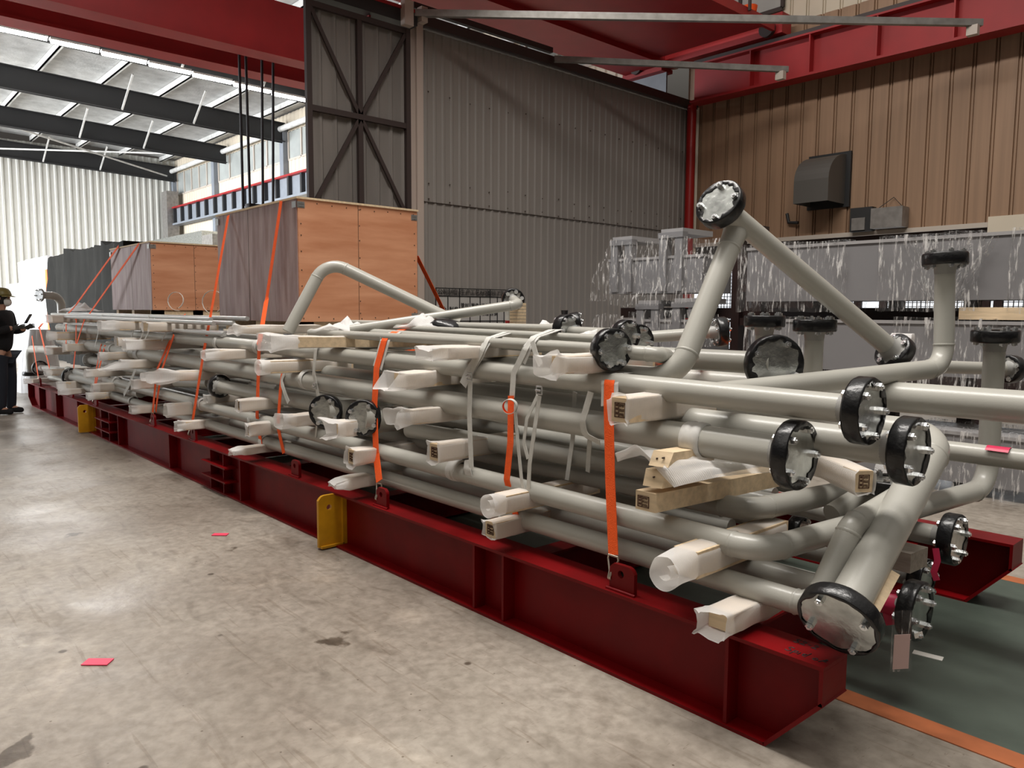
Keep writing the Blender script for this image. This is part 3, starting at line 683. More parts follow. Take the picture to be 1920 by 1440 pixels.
# handwriting on the near end of the beam
def strokes(lines, org, U, W, s, parent, m='lettering', wd=.004):
    mb = MB(); U, W = V(U), V(W)
    for ln in lines:
        pts = [V(org)+U*(x*s)+W*(y*s) for x, y in ln]
        mb.tube(pts, .0024, 6)
    return put(mb, 'handwriting', m, parent)
S_ = [(.9, 1.5), (.4, 1.6), (.15, 1.2), (.6, .8), (.9, .4), (.5, 0), (.05, .2)]
two = [(0, 1.2), (.3, 1.6), (.7, 1.3), (.4, .6), (0, 0), (.9, .05)]
def sh(l, dx): return [(x+dx, y) for x, y in l]
strokes([S_, sh(two, 1.3), sh([(0, .8), (.5, .8)], 2.5), sh(two, 3.4)], AZ(1486, 1203, ZT), (1, 0, 0), (0, 1, 0), .020, sk)
strokes([S_, sh([(0, -.6), (.1, .9), (.6, .9), (.6, .3), (.1, .3)], 1.2), sh([(0, 0), (.1, .8)], 2.1), sh([(0, .6), (.5, .9), (.1, .2), (.6, 0), (.8, 1.7)], 2.6), sh([(.3, .8), (0, .3), (.3, 0), (.7, .3), (.5, .8), (.3, .8)], 4.3), sh([(0, 0), (.6, 1.5), (.8, 1.2), (.2, .6), (.9, .6)], 5.3)],
        AZ(1470, 1218, ZT), (1, 0, 0), (0, 1, 0), .023, sk)

# ------------------------------------------------------------------ pipes
def flange(root, P, n, R, r, plate=True, tape=True, nb=6, seg=36, two=True, lod=False, bolts=True, phase=.4, lip=.83):
    """flange whose outer face looks along n"""
    P, n = V(P), V(n).normalized()
    mb = MB(); h = .022
    mb.lathe(P, n, [(r*.98, -.075), (r*1.12, -.03), (r*1.35, -h), (r*1.35, -h), (R-.004, -h), (R-.004, -h), (R-.004, h*.4), (R-.004, h*.4), (.001, h*.4)], seg); f = put(mb, 'flange', 'flange_grey', root)
    if plate:
        mb = MB(); mb.lathe(P, n, [(R-.006, h*.4+.001), (R-.006, h+.004), (R-.006, h+.004), (.0005, h+.004)], seg); put(mb, 'cover_plate', 'galvanised', f)
    if tape:
        sd = random.random()*50
        def wob(j, th):
            if j in (0, 5): return (1-lip)/.17*(noise.noise(V((math.cos(th)*3, math.sin(th)*3, sd+j)))*.22+ noise.noise(V((math.cos(th)*8, math.sin(th)*8, sd+j)))*.10)*R
            return noise.noise(V((math.cos(th)*5, math.sin(th)*5, sd)))*.002
        mb = MB(); mb.lathe(P, n, [(R*.80, -h-.002), (R+.001, -h-.004), (R+.005, -h+.004), (R+.005, h+.006), (R+.001, h+.012), (R*lip, h+.007)], seg+12, wob); put(mb, 'tape_wrap', 'black_tape', f)
    if bolts:
        a = n.orthogonal().normalized(); b = n.cross(a); rb = R*.80
        for k in range(nb):
            th = 2*math.pi*k/nb+phase; c = P+a*(rb*math.cos(th))+b*(rb*math.sin(th)); mb = MB()
            if not lod:
                mb.tube([c-n*(h+.020), c+n*(h+.030)], .0065, 8); mb.tube([c+n*(h+.004), c+n*(h+.015)], .0145, 6, smooth=False); mb.tube([c+n*(h+.016), c+n*(h+.024)], .0135, 6, smooth=False); mb.tube([c-n*(h+.016), c-n*(h+.001)], .0145, 6, smooth=False)
            else: mb.tube([c-n*(h+.012), c+n*(h+.02)], .010, 6)
            put(mb, 'bolt', 'zinc_bolt', f)
    return f
def pipe(label, pts, r, br=None, end=None, start=None, group=None, seg=20, weld=True, extra=None, name='steel_pipe', m='pipe_grey', cat='pipe', endn=None, **kw):
    P = [V(p) for p in pts]; path, ends = rounded(P, br or r*3.0)
    root = thing(name, label, cat, (P[0]+P[-1])/2, group)
    mb = MB(); mb.tube(path, r, seg); put(mb, 'pipe_run', m, root)
    if weld:
        for (p, d) in ends:
            q = MB(); q.lathe(p, d, [(r*.99, -.007), (r+.0035, 0), (r*.99, .007)], seg); put(q, 'weld_seam', m, root)
    if end: flange(root, P[-1], V(endn) if endn else path[-1]-path[-2], end, r, **kw)
    if start: flange(root, P[0], path[0]-path[1], start, r, **kw)
    return root

p1 = pipe('lowest near-side grey pipe, bending up behind the sloping big pipe', [(-13.1, 2.5, .49), (-1.20, 2.5, .488), AY(1598, 985, 2.68), (-1.15, 3.05, .80)], .044, .075)
p2 = pipe('second lowest near-side pipe, bending across the load and up to a flange at right', [(-12.0, 2.5, .665), (-1.40, 2.488, .64), (-1.198, 4.27, .64), (-1.198, 4.25, 1.392)], .048, .13, end=.10, nb=6)
b1 = pipe('thickest long near-side pipe, its black-taped flange lowest of the three big near flanges', [(-12.6, 2.55, 1.05), (-4.9, 2.55, 1.003), (-1.327, 2.55, 1.0)], .062, end=.120, nb=5, seg=28)
b2 = pipe('long upper near-side pipe whose taped flange sticks out above the other large flanges', [(-12.8, 2.58, 1.24), (-6.5, 2.55, 1.226), (-1.092, 2.55, 1.181)], .05, end=.108, nb=5, seg=24)
b3 = pipe('thick pipe behind the front one, its black flange in front of the big elbow', [(-9, 2.78, 1.045), (-1.0, 2.70, 1.042)], .06, end=.112, nb=5, seg=28)
pl = pipe('big elbow pipe sloping down to a round flange over the beam end', [(-6, 3.18, 1.05), AD(1762, 820, 3.06), AD(1576, 1158, 2.48)], .066, .13, end=.127, nb=4, seg=36, tape=True, phase=1.1, lip=.93)
t1 = pipe('thin top pipe on the near side ending in a black plastic wrapped flange', [(-4.95, 2.75, 1.345), (-5.0, 2.55, 1.347), (-2.19, 2.55, 1.34)], .026, .05, end=.088, nb=6, endn=(1, -.3, 0))
t1b = pipe('thin top pipe just behind the black plastic wrapped flange, ending in a short elbow', [(-4.9, 2.70, 1.36), AD(1236, 665, 3.25), AD(1250, 668, 3.45)], .033, .035)
t2 = pipe('thin top pipe second from the near side', [(-4.6, 2.8, 1.396), (-2.4, 2.8, 1.371)], .022)
t3 = pipe('thin top pipe third from the near side', [(-5.2, 3.0, 1.41), (-2.9, 3.0, 1.41)], .024, end=.075)
x4 = pipe('thin pipe crossing over the load in front of the wall chart', [(-4.45, 2.58, 1.375), AD(972, 571, 5.05), AD(962, 562, 5.35)], .033, .05, end=.075)
tri2 = pipe('bent grey pipe rising like a peak in front of the tall plywood crate', [AD(540, 622, 5.75), AD(612, 487, 5.85), AD(860, 606, 6.0)], .046, .16, seg=24)

# triangular pipe with a tee
A1 = AY(1268, 712, 2.69); A0 = A1+V((-2.6, 0, -.01)); AT = AD(1383, 425, 3.50); AF = AD(1677, 660, 3.87); AH = AD(1352, 385, 3.43)
root = thing('steel_pipe', 'tall inverted V pipe at the near end, flanged at its peak', 'pipe', A1)
path, ends = rounded([A0, A1, AT], .13); mb = MB(); mb.tube(path, .05, 28); put(mb, 'pipe_run', 'pipe_grey', root)
mb = MB(); mb.tube([AF, AH], .048, 28); put(mb, 'pipe_run', 'pipe_grey', root)
for p, d in ends[1:] + [(AT+(A1-AT).normalized()*.12, (A1-AT))]:
    q = MB(); q.lathe(p, d, [(.0495, -.007), (.0545, 0), (.0495, .007)], 28); put(q, 'weld_seam', 'pipe_grey', root)
mb = MB(); mb.lathe(AT+(A1-AT).normalized()*.12, (AT-A1), [(.050, 0), (.052, .05), (.058, .10)], 28); put(mb, 'tee_branch', 'pipe_grey', root)
flange(root, AH, (AH-AF).normalized()*.8 + V((.25, -.45, .1)), .106, .05, nb=4, phase=.9)
flange(root, AF, (AF-AH), .092, .05, nb=5)
# right-hand members
r1 = pipe('pipe rising at right as a tall riser with a black flange', [AY(1345, 738, 2.62), (-1.371, 4.10, 1.239), (-1.397, 4.114, 1.765)], .046, .12, end=.098, nb=6, seg=28)
r2 = pipe('thick grey pipe reaching the right edge, with two flanged stubs', [(-3.4, 3.62, 1.12), (-0.2, 3.72, 1.117)], .070, seg=32)
for (x, y, z) in ((-1.821, 3.66, 1.438), (-2.083, 3.64, 1.456)):
    mb = MB(); mb.tube([(x, y, 1.15), (x, y, z)], .045, 24); put(mb, 'branch_stub', 'pipe_grey', r2); flange(r2, (x, y, z), (0, 0, 1), .098, .045, nb=6)
r3 = pipe('grey pipe with a strip of pink tape at the right edge', [(-3.2, 3.56, .915), (-0.2, 3.66, .905)], .043, seg=24)
mb = MB(); mb.ribbon([(-.98, 3.622-.0445*math.sin(a), .909+.0445*math.cos(a)) for a in (-.3, 0, .3, .6, .9)], (1, .03, 0), .085, .001); o = put(mb, 'tape_strip', 'magenta_tape', r3); o['label'] = 'pink tape strip'
pipe('short flanged pipe seen behind the right riser', [(-1.5, 4.46, 1.22), AD(1893, 692, 4.35)], .035, end=.075, nb=4)
f9 = pipe('pipe with a wide galvanised end plate, half hidden between the two flanged stubs', [(-4.5, 3.13, 1.275), AD(1450, 682, 3.42)], .052, end=.125, nb=4, seg=24, endn=(.8, -.6, 0))
pipe('pipe with a grey flange facing away, behind the foot of the inverted V pipe', [AD(1205, 633, 4.7), AD(1350, 622, 4.7)], .036, end=.088, nb=6)
o = pipe('thin pipe with black flange and small capped stub, in front of the grey partition', [AD(985, 626, 5.0), AD(1078, 607, 5.0)], .034, end=.070, nb=6)
a = AD(1058, 612, 5.0); mb = MB(); mb.tube([a, a+V((0, 0, .07))], .022, 12); put(mb, 'stub', 'pipe_grey', o); mb = MB(); mb.tube([a+V((0, 0, .06)), a+V((0, 0, .105))], .020, 9, rad=[.018, .024]); put(mb, 'stub_cap', 'black_tape', o)
pipe('pipe with black flange just behind the black plastic wrapped one', [(-3.4, 3.12, 1.40), AD(1172, 628, 3.75)], .03, end=.07, nb=5)
pipe('pipe with black flange, between the black plastic wrapped one and the inverted V pipe', [(-3.2, 3.35, 1.38), AD(1193, 640, 3.95)], .032, end=.085, nb=5)
pipe('low grey pipe ending in a black-taped flange above the far red beam', [(-4.5, 3.569, .537), (-1.124, 3.569, .537)], .045, end=.107, nb=6, seg=24)
pipe('lowest grey pipe with pink tape, its black flange hanging past the beam end', [(-2.4, 3.014, .385), (-1.064, 3.014, .385)], .04, end=.108, nb=6, seg=24)
pipe('low pipe whose black flange is just behind the hanging one', [(-3.0, 3.459, .364), (-1.201, 3.459, .364)], .04, end=.088, nb=6)
pipe('short low pipe with a small black flange deep between the bends', [(-2.4, 3.264, .511), AD(1495, 995, 3.5)], .03, end=.062, nb=4)
pipe('flanged pipe lying under the tilted stamped timber', [AD(1560, 965, 3.2), AD(1640, 915, 3.3)], .045, end=None)
a = AD(1668, 912, 3.15); o = thing('steel_pipe', 'upright pipe stub topped by a horizontal galvanised plate, behind the sloping big pipe', 'pipe', a)
mb = MB(); mb.tube([a-V((0, 0, .22)), a], .04, 18); put(mb, 'pipe_run', 'pipe_grey', o); flange(o, a, (0, 0, 1), .105, .04, nb=5)

# bends behind the front row
pipe('grey pipe behind the front row, bending across below the stamped timber pile', [(-7, 2.78, .665), (-1.62, 2.76, .70), (-1.42, 4.0, .70)], .047, .14)
pipe('grey pipe third from the near side, bending across under the white foam sheet', [(-7, 3.0, .80), (-1.85, 2.98, .80), (-1.62, 4.0, .80)], .046, .14)
pipe('grey pipe lying just behind the lowest one', [(-8, 2.72, .49), (-1.15, 2.70, .49)], .044)
# middle left details
f16 = pipe('short pipe with a black-rimmed end facing the camera, left one of a pair', [(-4.35, 3.3, .83), AY(612, 771, 2.42)], .07, end=.106, nb=4, endn=(.62, -.78, 0))
f17 = pipe('short pipe with a black-rimmed end facing the camera, right one of a pair', [(-3.75, 3.3, .80), AY(683, 783, 2.42)], .07, end=.106, nb=4, endn=(.62, -.78, 0))
pipe('pipe with a black flange facing left, in the middle of the load', [(-4.6, 2.62, .83), AY(412, 724, 2.52)], .055, end=.095, nb=4)
pipe('pipe in the middle layer with a rounded open end under the diamond foam end', [AY(768, 806, 2.60), (-1.9, 2.75, .80)], .047)
pipe('pipe with a grey flange facing left, near the far end of the load', [(-8.0, 2.55, .84), AY(170, 675, 2.55)], .05, end=.10, nb=6, tape=False, plate=False, lod=True)
pipe('pipe with a pointed open end, left of the flange facing left', [(-7.0, 2.6, .84), AY(332, 716, 2.55)], .052)
pipe('lower pipe with a black and white flange at the far end of the load', [(-8.8, 2.52, .60), AY(133, 706, 2.45)], .05, end=.11, nb=4, lod=True)
pipe('pipe with black flange near the far end of the skid, low down', [(-12.2, 2.6, .62), AY(75, 690, 2.5)], .05, end=.11, nb=4, lod=True)
pipe('grey pipe turned down at the far end of the load', [(-11.6, 2.55, .95), AY(55, 655, 2.55), AY(57, 700, 2.55)], .06, end=.11, nb=4, lod=True)
pipe('small hooked grey pipe with round flange at the far end', [AD(116, 604, 12.3), AD(114, 555, 12.3), AD(74, 553, 12.0)], .06, .14, end=.11, nb=6, tape=False, plate=False, lod=True)

# hidden inner rows
inner = []
for z, ys, r, xa, xb in ((.49, (3.15, 3.42), .04, -13, -1.9), (.50, (3.85, 4.15), .045, -13, -1.9), (.655, (3.1, 3.4, 3.75), .04, -12.5, -2.1), (.83, (2.86,), .04, -6, -3.0), (.82, (3.3, 3.6, 3.95), .045, -12.5, -2.0), (1.0, (3.1, 3.4, 4.1), .05, -12.5, -2.9), (1.17, (2.85, 3.1, 3.9), .045, -12.4, -2.4), (1.32, (3.5, 3.8, 4.1), .035, -12, -3.3)):
    for y in ys:
        dx = random.uniform(-.3, .3); inner.append((y, z))
        pipe('grey pipe lying inside the stack behind the front rows', [(xa+dx, y, z), (xb-abs(dx), y, z)], r, group='inner pipes of the stack', seg=14)
for z, y in ((.74, 2.95), (.76, 3.12), (.745, 3.27)):
    pipe('thin dark grey pipe seen through the gap between the orange straps', [(-4.5, y, z), (-1.95, y, z)], .026, group='thin pipes in the gap', seg=14)
# thin galvanised tubes on top at the far end
for k, (y, z, xa, xb) in enumerate(((2.45, 1.40, -12.4, -6.55), (2.52, 1.43, -12.9, -6.8), (2.60, 1.40, -12.2, -6.5), (2.68, 1.44, -12.7, -6.4), (2.5, 1.31, -12.0, -6.45), (2.62, 1.31, -11.5, -6.45), (2.76, 1.42, -12.6, -7.0))):
    pipe('thin shiny tube in the bundle on top of the far half of the load', [(xa, y, z), (xb, y+.03, z-.01)], .020, group='thin shiny tubes', m='silver_tube', seg=12)
    
# ------------------------------------------------------------------ plywood crates
def crate(x0, x1, y0, y1, z0, z1, lab, seamx, seamy, feet=True):
    t = thing('plywood_crate', lab, 'crate', ((x0+x1)/2, (y0+y1)/2, z0))
    mb = MB(); mb.box(x1-.012, x1, y0+.006, y1, z0, z1); put(mb, 'end_panel', 'plywood', t)
    mb = MB(); mb.box(x0, x1-.012, y0, y0+.012, z0, z1-.004); put(mb, 'side_panel', 'plywood_side_daylit', t)
    mb = MB(); mb.box(x0, x1-.012, y1-.012, y1, z0, z1-.004); put(mb, 'side_panel', 'plywood_side_daylit', t)
    mb = MB(); mb.box(x0, x0+.012, y0+.012, y1-.012, z0, z1-.004); put(mb, 'end_panel', 'plywood', t)
    mb = MB(); mb.box(x0-.01, x1+.012, y0-.01, y1+.01, z1-.004, z1+.012); put(mb, 'lid', 'timber', t)
    mb = MB()
    for y in seamy: mb.box(x1-.001, x1+.0012, y-.002, y+.002, z0, z1)
    put(mb, 'panel_joint', 'nail', t); mb = MB()
    for x in seamx: mb.box(x-.003, x+.003, y0-.0015, y0+.001, z0, z1)
    if mb.v: put(mb, 'panel_joint', 'nail', t)
    mb = MB()
    for k in range(9):
        y = y0+.04+(y1-y0-.08)*k/8
        for z in (z0+.03, z1-.035): mb.disc((x1+.001, y, z+random.uniform(-.008, .008)), (1, 0, 0), .005, .004, 8)
    for k in range(8):
        z = z0+.06+(z1-z0-.12)*k/7
        for y in [y0+.03, y1-.03]+[s+.012 for s in seamy]: mb.disc((x1+.001, y, z+random.uniform(-.02, .02)), (1, 0, 0), .005, .004, 8)
    put(mb, 'nail_heads', 'nail', t)['kind'] = 'stuff'
    for (y, z) in ((y0, z1-.05), (y1, z1-.06), (y1, z0+.05)):
        s = 1 if y == y0 else -1; mb = MB(); mb.box(x1, x1+.003, min(y, y+s*.065), max(y, y+s*.065), z-.025, z+.025)
        if y == y0: mb.box(x1-.065, x1+.003, y0-.014, y0-.011, z-.025, z+.025)
        for dz in (-.012, .012): mb.box(x1+.003, x1+.008, min(y+s*.01, y+s*.055), max(y+s*.01, y+s*.055), z+dz-.003, z+dz+.003)
        put(mb, 'corner_clip', 'clip_steel', t)
    mb = MB(); mb.box(x0, x0+.06, y0-.014, y0-.011, z1-.09, z1-.03); put(mb, 'corner_clip', 'clip_steel', t)
    if feet:
        for fx in (x0+.1, (x0+x1)/2-.05, x1-.12):
            mb = MB(); mb.box(fx, fx+.1, y0+.02, y1-.02, z0-.09, z0); put(mb, 'pallet_foot', 'timber', t)
        for fy in (y0+.02, (y0+y1)/2-.05, y1-.14):
            mb = MB(); mb.box(x1-.14, x1-.02, fy, fy+.12, z0-.09, z0); put(mb, 'pallet_foot', 'timber', t)
    return t
crate(-7.50, -5.82, 2.90, 4.07, 1.41, 2.405, 'tall plywood crate strapped on top of the load, nearest and largest', (-6.78,), (3.46,))
crate(-11.2, -9.55, 2.90, 3.95, 1.50, 2.29, 'lower plywood crate further back on the load, left of the tall one', (-10.3,), (3.4,))
# tarp covered crate and white wrapped crates standing behind the skid
def lumpy(x0, x1, y0, y1, z0, z1, name, m, lab, cat, amp=.06, nx=26):
    mb = MB(); nz_ = 14
    def P(x, y, z):
        q = V((x, y, z)); d = noise.noise(V((x*2.2, y*2, z*.35)))*amp + (noise.noise(V((x*7, y*5, z*.8)))*amp*.4)
        return q, d
    v = []
    for j in range(nz_+1):
        z = z0+(z1-z0)*j/nz_
        for i in range(nx+1):
            x = x0+(x1-x0)*i/nx; q, d = P(x, y0, z); v.append((x, y0-abs(d)*1.6, z+(d*.8 if j == nz_ else 0)))
    mb.add(v, [(j*(nx+1)+i, j*(nx+1)+i+1, (j+1)*(nx+1)+i+1, (j+1)*(nx+1)+i) for j in range(nz_) for i in range(nx)], True)
    top = v[-(nx+1):]; bk = [(x, y1, z) for x, y, z in top]; mb.add(top+bk, [(i, i+1, nx+2+i, nx+1+i) for i in range(nx)])
    for i in (0, nx):
        e = [v[j*(nx+1)+i] for j in range(nz_+1)]; bk = [(x, y1, z) for x, y, z in e]; mb.add(e+bk, [(j, j+1, nz_+2+j, nz_+1+j) for j in range(nz_)])
    e = [v[i] for i in range(nx+1)]; mb.add([(x0, y1, z0), (x1, y1, z0), (x1, y1, top[-1][2]), (x0, y1, top[0][2])], [(0, 1, 2, 3)])
    o = put(mb, name, m); return tag(o, lab, cat)
lumpy(-26.6, -19.0, 5.2, 6.6, 0, 3.07, 'tarp_covered_load', 'tarp', 'tall load covered with a dark grey tarpaulin behind the skid', 'tarpaulin', .16, 34)
lumpy(-31.3, -26.9, 5.2, 6.4, 0, 3.13, 'wrapped_load', 'white_wrap', 'tall white film-wrapped load left of the dark tarpaulin', 'wrapped load', .04)
lumpy(-35.2, -31.6, 5.4, 6.4, 0, 2.45, 'wrapped_load', 'white_wrap', 'lower white wrapped load, leftmost behind the man', 'wrapped load', .03)
o = MB(); o.box(-26.9, -26.62, 5.12, 5.3, 0, 2.7); o = put(o, 'orange_sheet', 'orange_strap'); tag(o, 'narrow orange sheet between the white wrapped load and the dark tarpaulin', 'sheet')
t = thing('air_duct', 'boxy grey sheet metal duct against the left bay wall, between the two crates', 'duct', (-30, 12, 3.5))
mb = MB(); a = AY(275, 436, 11.5); b = AY(378, 432, 11.5); c = AY(330, 462, 11.5); mb.box(a.x, b.x, 11.5, 12.4, 3.6, AY(378, 432, 11.5).z); put(mb, 'duct_body', 'galvanised', t)
mb = MB(); a2 = AY(378, 437, 11.4); b2 = AY(398, 437, 11.4); mb.box(a2.x, b2.x, 11.4, 12.2, 3.7, a2.z-.1); put(mb, 'duct_outlet', 'brace_steel', t)

# ------------------------------------------------------------------ timbers wrapped in foam
def stamp(P, U, W, w, h, parent):
    U, W, P = V(U), V(W), V(P); N = U.cross(W); mb = MB()
    def bar(u0, u1, w0, w1):
        v = [P+U*(a*w)+W*(b*h)+N*c for c in (-.0008, .0012) for a, b in ((u0, w0), (u1, w0), (u1, w1), (u0, w1))]
        mb.add(v, [(0,1,2,3),(7,6,5,4),(0,4,5,1),(1,5,6,2),(2,6,7,3),(3,7,4,0)])
    bar(-.5, .5, .44, .5); bar(-.5, .5, -.5, -.44); bar(-.5, -.44, -.5, .5); bar(.44, .5, -.5, .5); bar(-.14, -.09, -.5, .5)
    rg = random.Random(3)
    for a, b in ((-.38, .30), (-.38, .05), (-.38, -.25)): bar(a, a+.18, b-.06, b+.10)
    for q in range(3):
        for k in range(4):
            x = -.03+k*.11; z = .30-q*.30
            bar(x, x+.03, z-.09, z+.09)
            if rg.random() < .7: bar(x, x+.08, z+.04, z+.08)
            if rg.random() < .6: bar(x, x+.08, z-.08, z-.05)
    return put(mb, 'stamp_mark', 'stamp_ink', parent)
def timber(px, py, lab, w=.085, h=.085, ln=.65, ov=.07, style='box', y=2.30, st=False, gap=.006, flare=.0, group=None, tilt=0.0, wrap=True, sag=0):
    if px < 480: w *= .88; h *= .86
    c = AY(px, py, y); x, z = c.x, c.z; sd = random.random()*90
    t = thing('timber_dunnage', lab, 'timber', (x, y, z-h/2), group)
    mb = MB(); mb.obox((x, y, z), (x+tilt*ln, y+ln, z), (1, 0, 0), w, h); put(mb, 'timber_block', 'timber', t)
    if st: stamp((x, y-.002, z), (1, 0, 0), (0, 0, 1), w*.62, h*.62, t)
    if wrap:
        mb = MB(); seg = 28; ys = [-ov, -ov*.8, -ov*.55, -ov*.3, 0, .05, .12, .22, .35, ln*.97]; v = []
        for j, yy in enumerate(ys):
            k = max(0, -yy/ov) if ov else 0
            for i in range(seg):
                a = 2*math.pi*i/seg; ca, sa = math.cos(a), math.sin(a); e = .32
                if style == 'round': e = .32+.68*min(1, k+.35)
                ux = math.copysign(abs(ca)**e, ca)*(w/2+gap); uz = math.copysign(abs(sa)**e, sa)*(h/2+gap)
                rd = .25 if style == 'round' else 1
                g = noise.noise(V((ca*1.6, sa*1.6, yy*7+sd)))*(.010+.022*k)*rd + noise.noise(V((ca*4, sa*4, yy*22+sd)))*.005*rd
                s = 1+flare*k
                if style == 'flat': uz *= 1-.55*k
                if style == 'round': s = 1+.12*k
                yo = 0
                if style == 'slant': yo = (uz/h)*ov*.9*k
                if style == 'petal': s = 1+.35*k*(.6+.6*math.sin(a*3+sd)); yo = ov*.3*k*math.sin(a*2+sd)
                v.append((x+tilt*yy+ux*s+ca*g, y+yy+yo, z+uz*s+sa*g-sag*k*k))
        mb.add(v, [(j*seg+i, j*seg+(i+1) % seg, (j+1)*seg+(i+1) % seg, (j+1)*seg+i) for j in range(len(ys)-1) for i in range(seg)], True)
        if style == 'round':
            v2 = []; 
            for j in range(3):
                for i in range(15):
                    a = 3.6*i/14+sd; q = .42+.25*i/14
                    v2.append((x+math.cos(a)*w*.5*q+.004*j, y-ov+.02*j, z-sag+math.sin(a)*h*.5*q))
            mb.add(v2, [(j*15+i, j*15+i+1, (j+1)*15+i+1, (j+1)*15+i) for j in range(2) for i in range(14)], True)
        if style == 'flat':
            v2 = []
            for q, (za, zb) in enumerate(((.2, -.3), (-.1, .25))):
                v2 = [(x-w*.5, y-ov*.98, z+h*za), (x+w*.5, y-ov*.98, z+h*zb*.5), (x+w*.45, y-ov*.2, z+h*zb*.6), (x-w*.5, y-ov*.2, z+h*za)]; mb.add(v2, [(0, 1, 2, 3)])
        o = put(mb, 'foam_wrap', 'foam', t)
    return t
ORD = ['nearest the camera'] + [k+' from the near end' for k in ('second', 'third', 'fourth', 'fifth', 'sixth', 'seventh', 'eighth', 'ninth', 'tenth')]
def row(desc, items):
    for k, it in enumerate(items):
        a = dict(it[2]) if len(it) > 2 else {}
        timber(it[0], it[1], '%s, %s' % (a.pop('d', desc), ORD[k]), **a)
row('foam-wrapped timber on the red beam', [
    (1352, 1163, dict(ov=.075, style='box', flare=.12, w=.10, h=.07, ln=.5)), (920, 993, dict(ov=.02, st=True, w=.075, h=.075, ln=.5)),
    (650, 905, dict(style='flat', ov=.10, w=.10, h=.06, d='white flattened foam-wrapped timber on the red beam')), (455, 845, dict(style='flat', ov=.09, w=.10, h=.06, d='white flattened foam-wrapped timber on the red beam')), (345, 798, dict(w=.11, h=.08)), (258, 768, dict(w=.11, h=.08)),
    (175, 743, dict(w=.10, h=.08)), (130, 734, dict(w=.12, h=.07, ov=.12)), (60, 714, dict(w=.16, h=.06, ov=.1))])
row('foam-wrapped timber in second row up', [
    (1285, 1055, dict(style='round', ov=.13, w=.105, h=.10, flare=.1, sag=.012, d='timber with rolled white foam end, above the lowest pipe')), (938, 944, dict(style='round', ov=.08, w=.085, h=.085, d='timber with folded round foam end')),
    (660, 857, dict(ov=.02, st=True)), (468, 806, dict(ov=.02, st=True, w=.07, h=.10)), (325, 768, dict(w=.11, h=.12)), (185, 727, dict(w=.11, h=.10)), (122, 723, dict(w=.12, h=.11, ov=.09)), (95, 698, dict(w=.16, h=.09))])
row('foam-wrapped timber in third row up', [
    (815, 848, dict(ov=.02, st=True, w=.085, h=.085, ln=.55)), (640, 803, dict(style='petal', ov=.10, w=.11, h=.085)), (548, 788, dict(style='box', ov=.10, w=.12, h=.07, flare=.1)), (450, 760, dict(ov=.02, st=True, w=.085, h=.09)),
    (400, 748, dict(w=.1, h=.07, y=2.5)), (332, 705, dict(style='petal', ov=.22, w=.14, h=.09)), (262, 720, dict(w=.09, h=.1)), (172, 700, dict(w=.13, h=.09))])
row('foam-wrapped timber in fourth row up', [
    (765, 782, dict(style='petal', ov=.09, w=.075, h=.075, st=True, flare=.5, d='timber with white diamond shaped foam end')), (245, 683, dict(style='slant', ov=.2, w=.13, h=.09, y=2.35)), (200, 668, dict(style='round', ov=.08, w=.1, h=.09)), (124, 652, dict(w=.15, h=.10, ov=.03)), (96, 658, dict(w=.15, h=.10))])
row('foam-wrapped timber in fifth row up', [
    (1163, 769, dict(ov=.012, st=True, w=.088, h=.095, ln=.6, d='stamped white timber end beside the orange strap')), (750, 713, dict(style='slant', ov=.09, w=.11, h=.075, flare=.15)), (502, 688, dict(style='round', ov=.07, w=.10, h=.085)), (408, 665, dict(w=.12, h=.08, ov=.11)), (268, 646, dict(w=.16, h=.10, ov=.17)), (222, 641, dict(w=.14, h=.09, ov=.02, st=False)), (105, 630, dict(style='round', w=.16, h=.12, ov=.1))])
row('foam-wrapped timber in the top row', [
    (1048, 684, dict(style='petal', ov=.075, w=.085, h=.07, ln=.6)), (825, 662, dict(ov=.10, w=.13, h=.055, style='box', flare=.05)), (560, 641, dict(style='box', ov=.19, w=.15, h=.065, flare=.35, d='timber with big ribbed white foam sleeve', tilt=.55, ln=1.0)), (450, 618, dict(style='petal', ov=.06, w=.10, h=.06)),
    (275, 613, dict(w=.22, h=.09, ov=.02)), (220, 611, dict(w=.18, h=.10, ov=.17)), (96, 598, dict(w=.12, h=.10))])
# stamped bare timber pile under the white foam sheet
for k, (px, py, w_, h_, x1, lab) in enumerate(((1210, 940, .095, .075, .9, 'bottom timber of the pile under the foam sheet, its end face stamped'), (1222, 898,   .085, .065, .30, 'middle bare timber of the pile under the foam sheet, cut at a slant'), (1232, 862,   .08, .055, .28, 'top bare timber of the pile under the foam sheet'))):
    c = AY(px, py, 2.33); t = thing('timber_dunnage', lab, 'timber', c)
    mb = MB(); e = (0, .03, .05)[k]
    v = [(c.x-w_/2, 2.33, c.z-h_/2), (c.x+w_/2, 2.33+e*.3, c.z-h_/2), (c.x+w_/2, 2.33+e, c.z+h_/2), (c.x-w_/2, 2.33+e*.6, c.z+h_/2)]
    v += [(p[0]+.10*x1, 2.33+x1, p[2]) for p in v]
    mb.add(v, [(0,1,2,3),(7,6,5,4),(0,4,5,1),(1,5,6,2),(2,6,7,3),(3,7,4,0)]); put(mb, 'timber_block', 'timber', t)
    if k == 0: stamp((c.x-.008, 2.327, c.z-.002), (1, 0, 0), (0, 0, 1), .055, .045, t)
    else:
        mb = MB()
        for q in ((-.015, .0), (.012, .006)) if k == 2 else ((0, .005),): mb.disc((c.x+q[0], 2.333+e*.4, c.z+q[1]), (0, 1, 0), .0035, .012, 10)
        put(mb, 'nail_hole', 'nail', t)
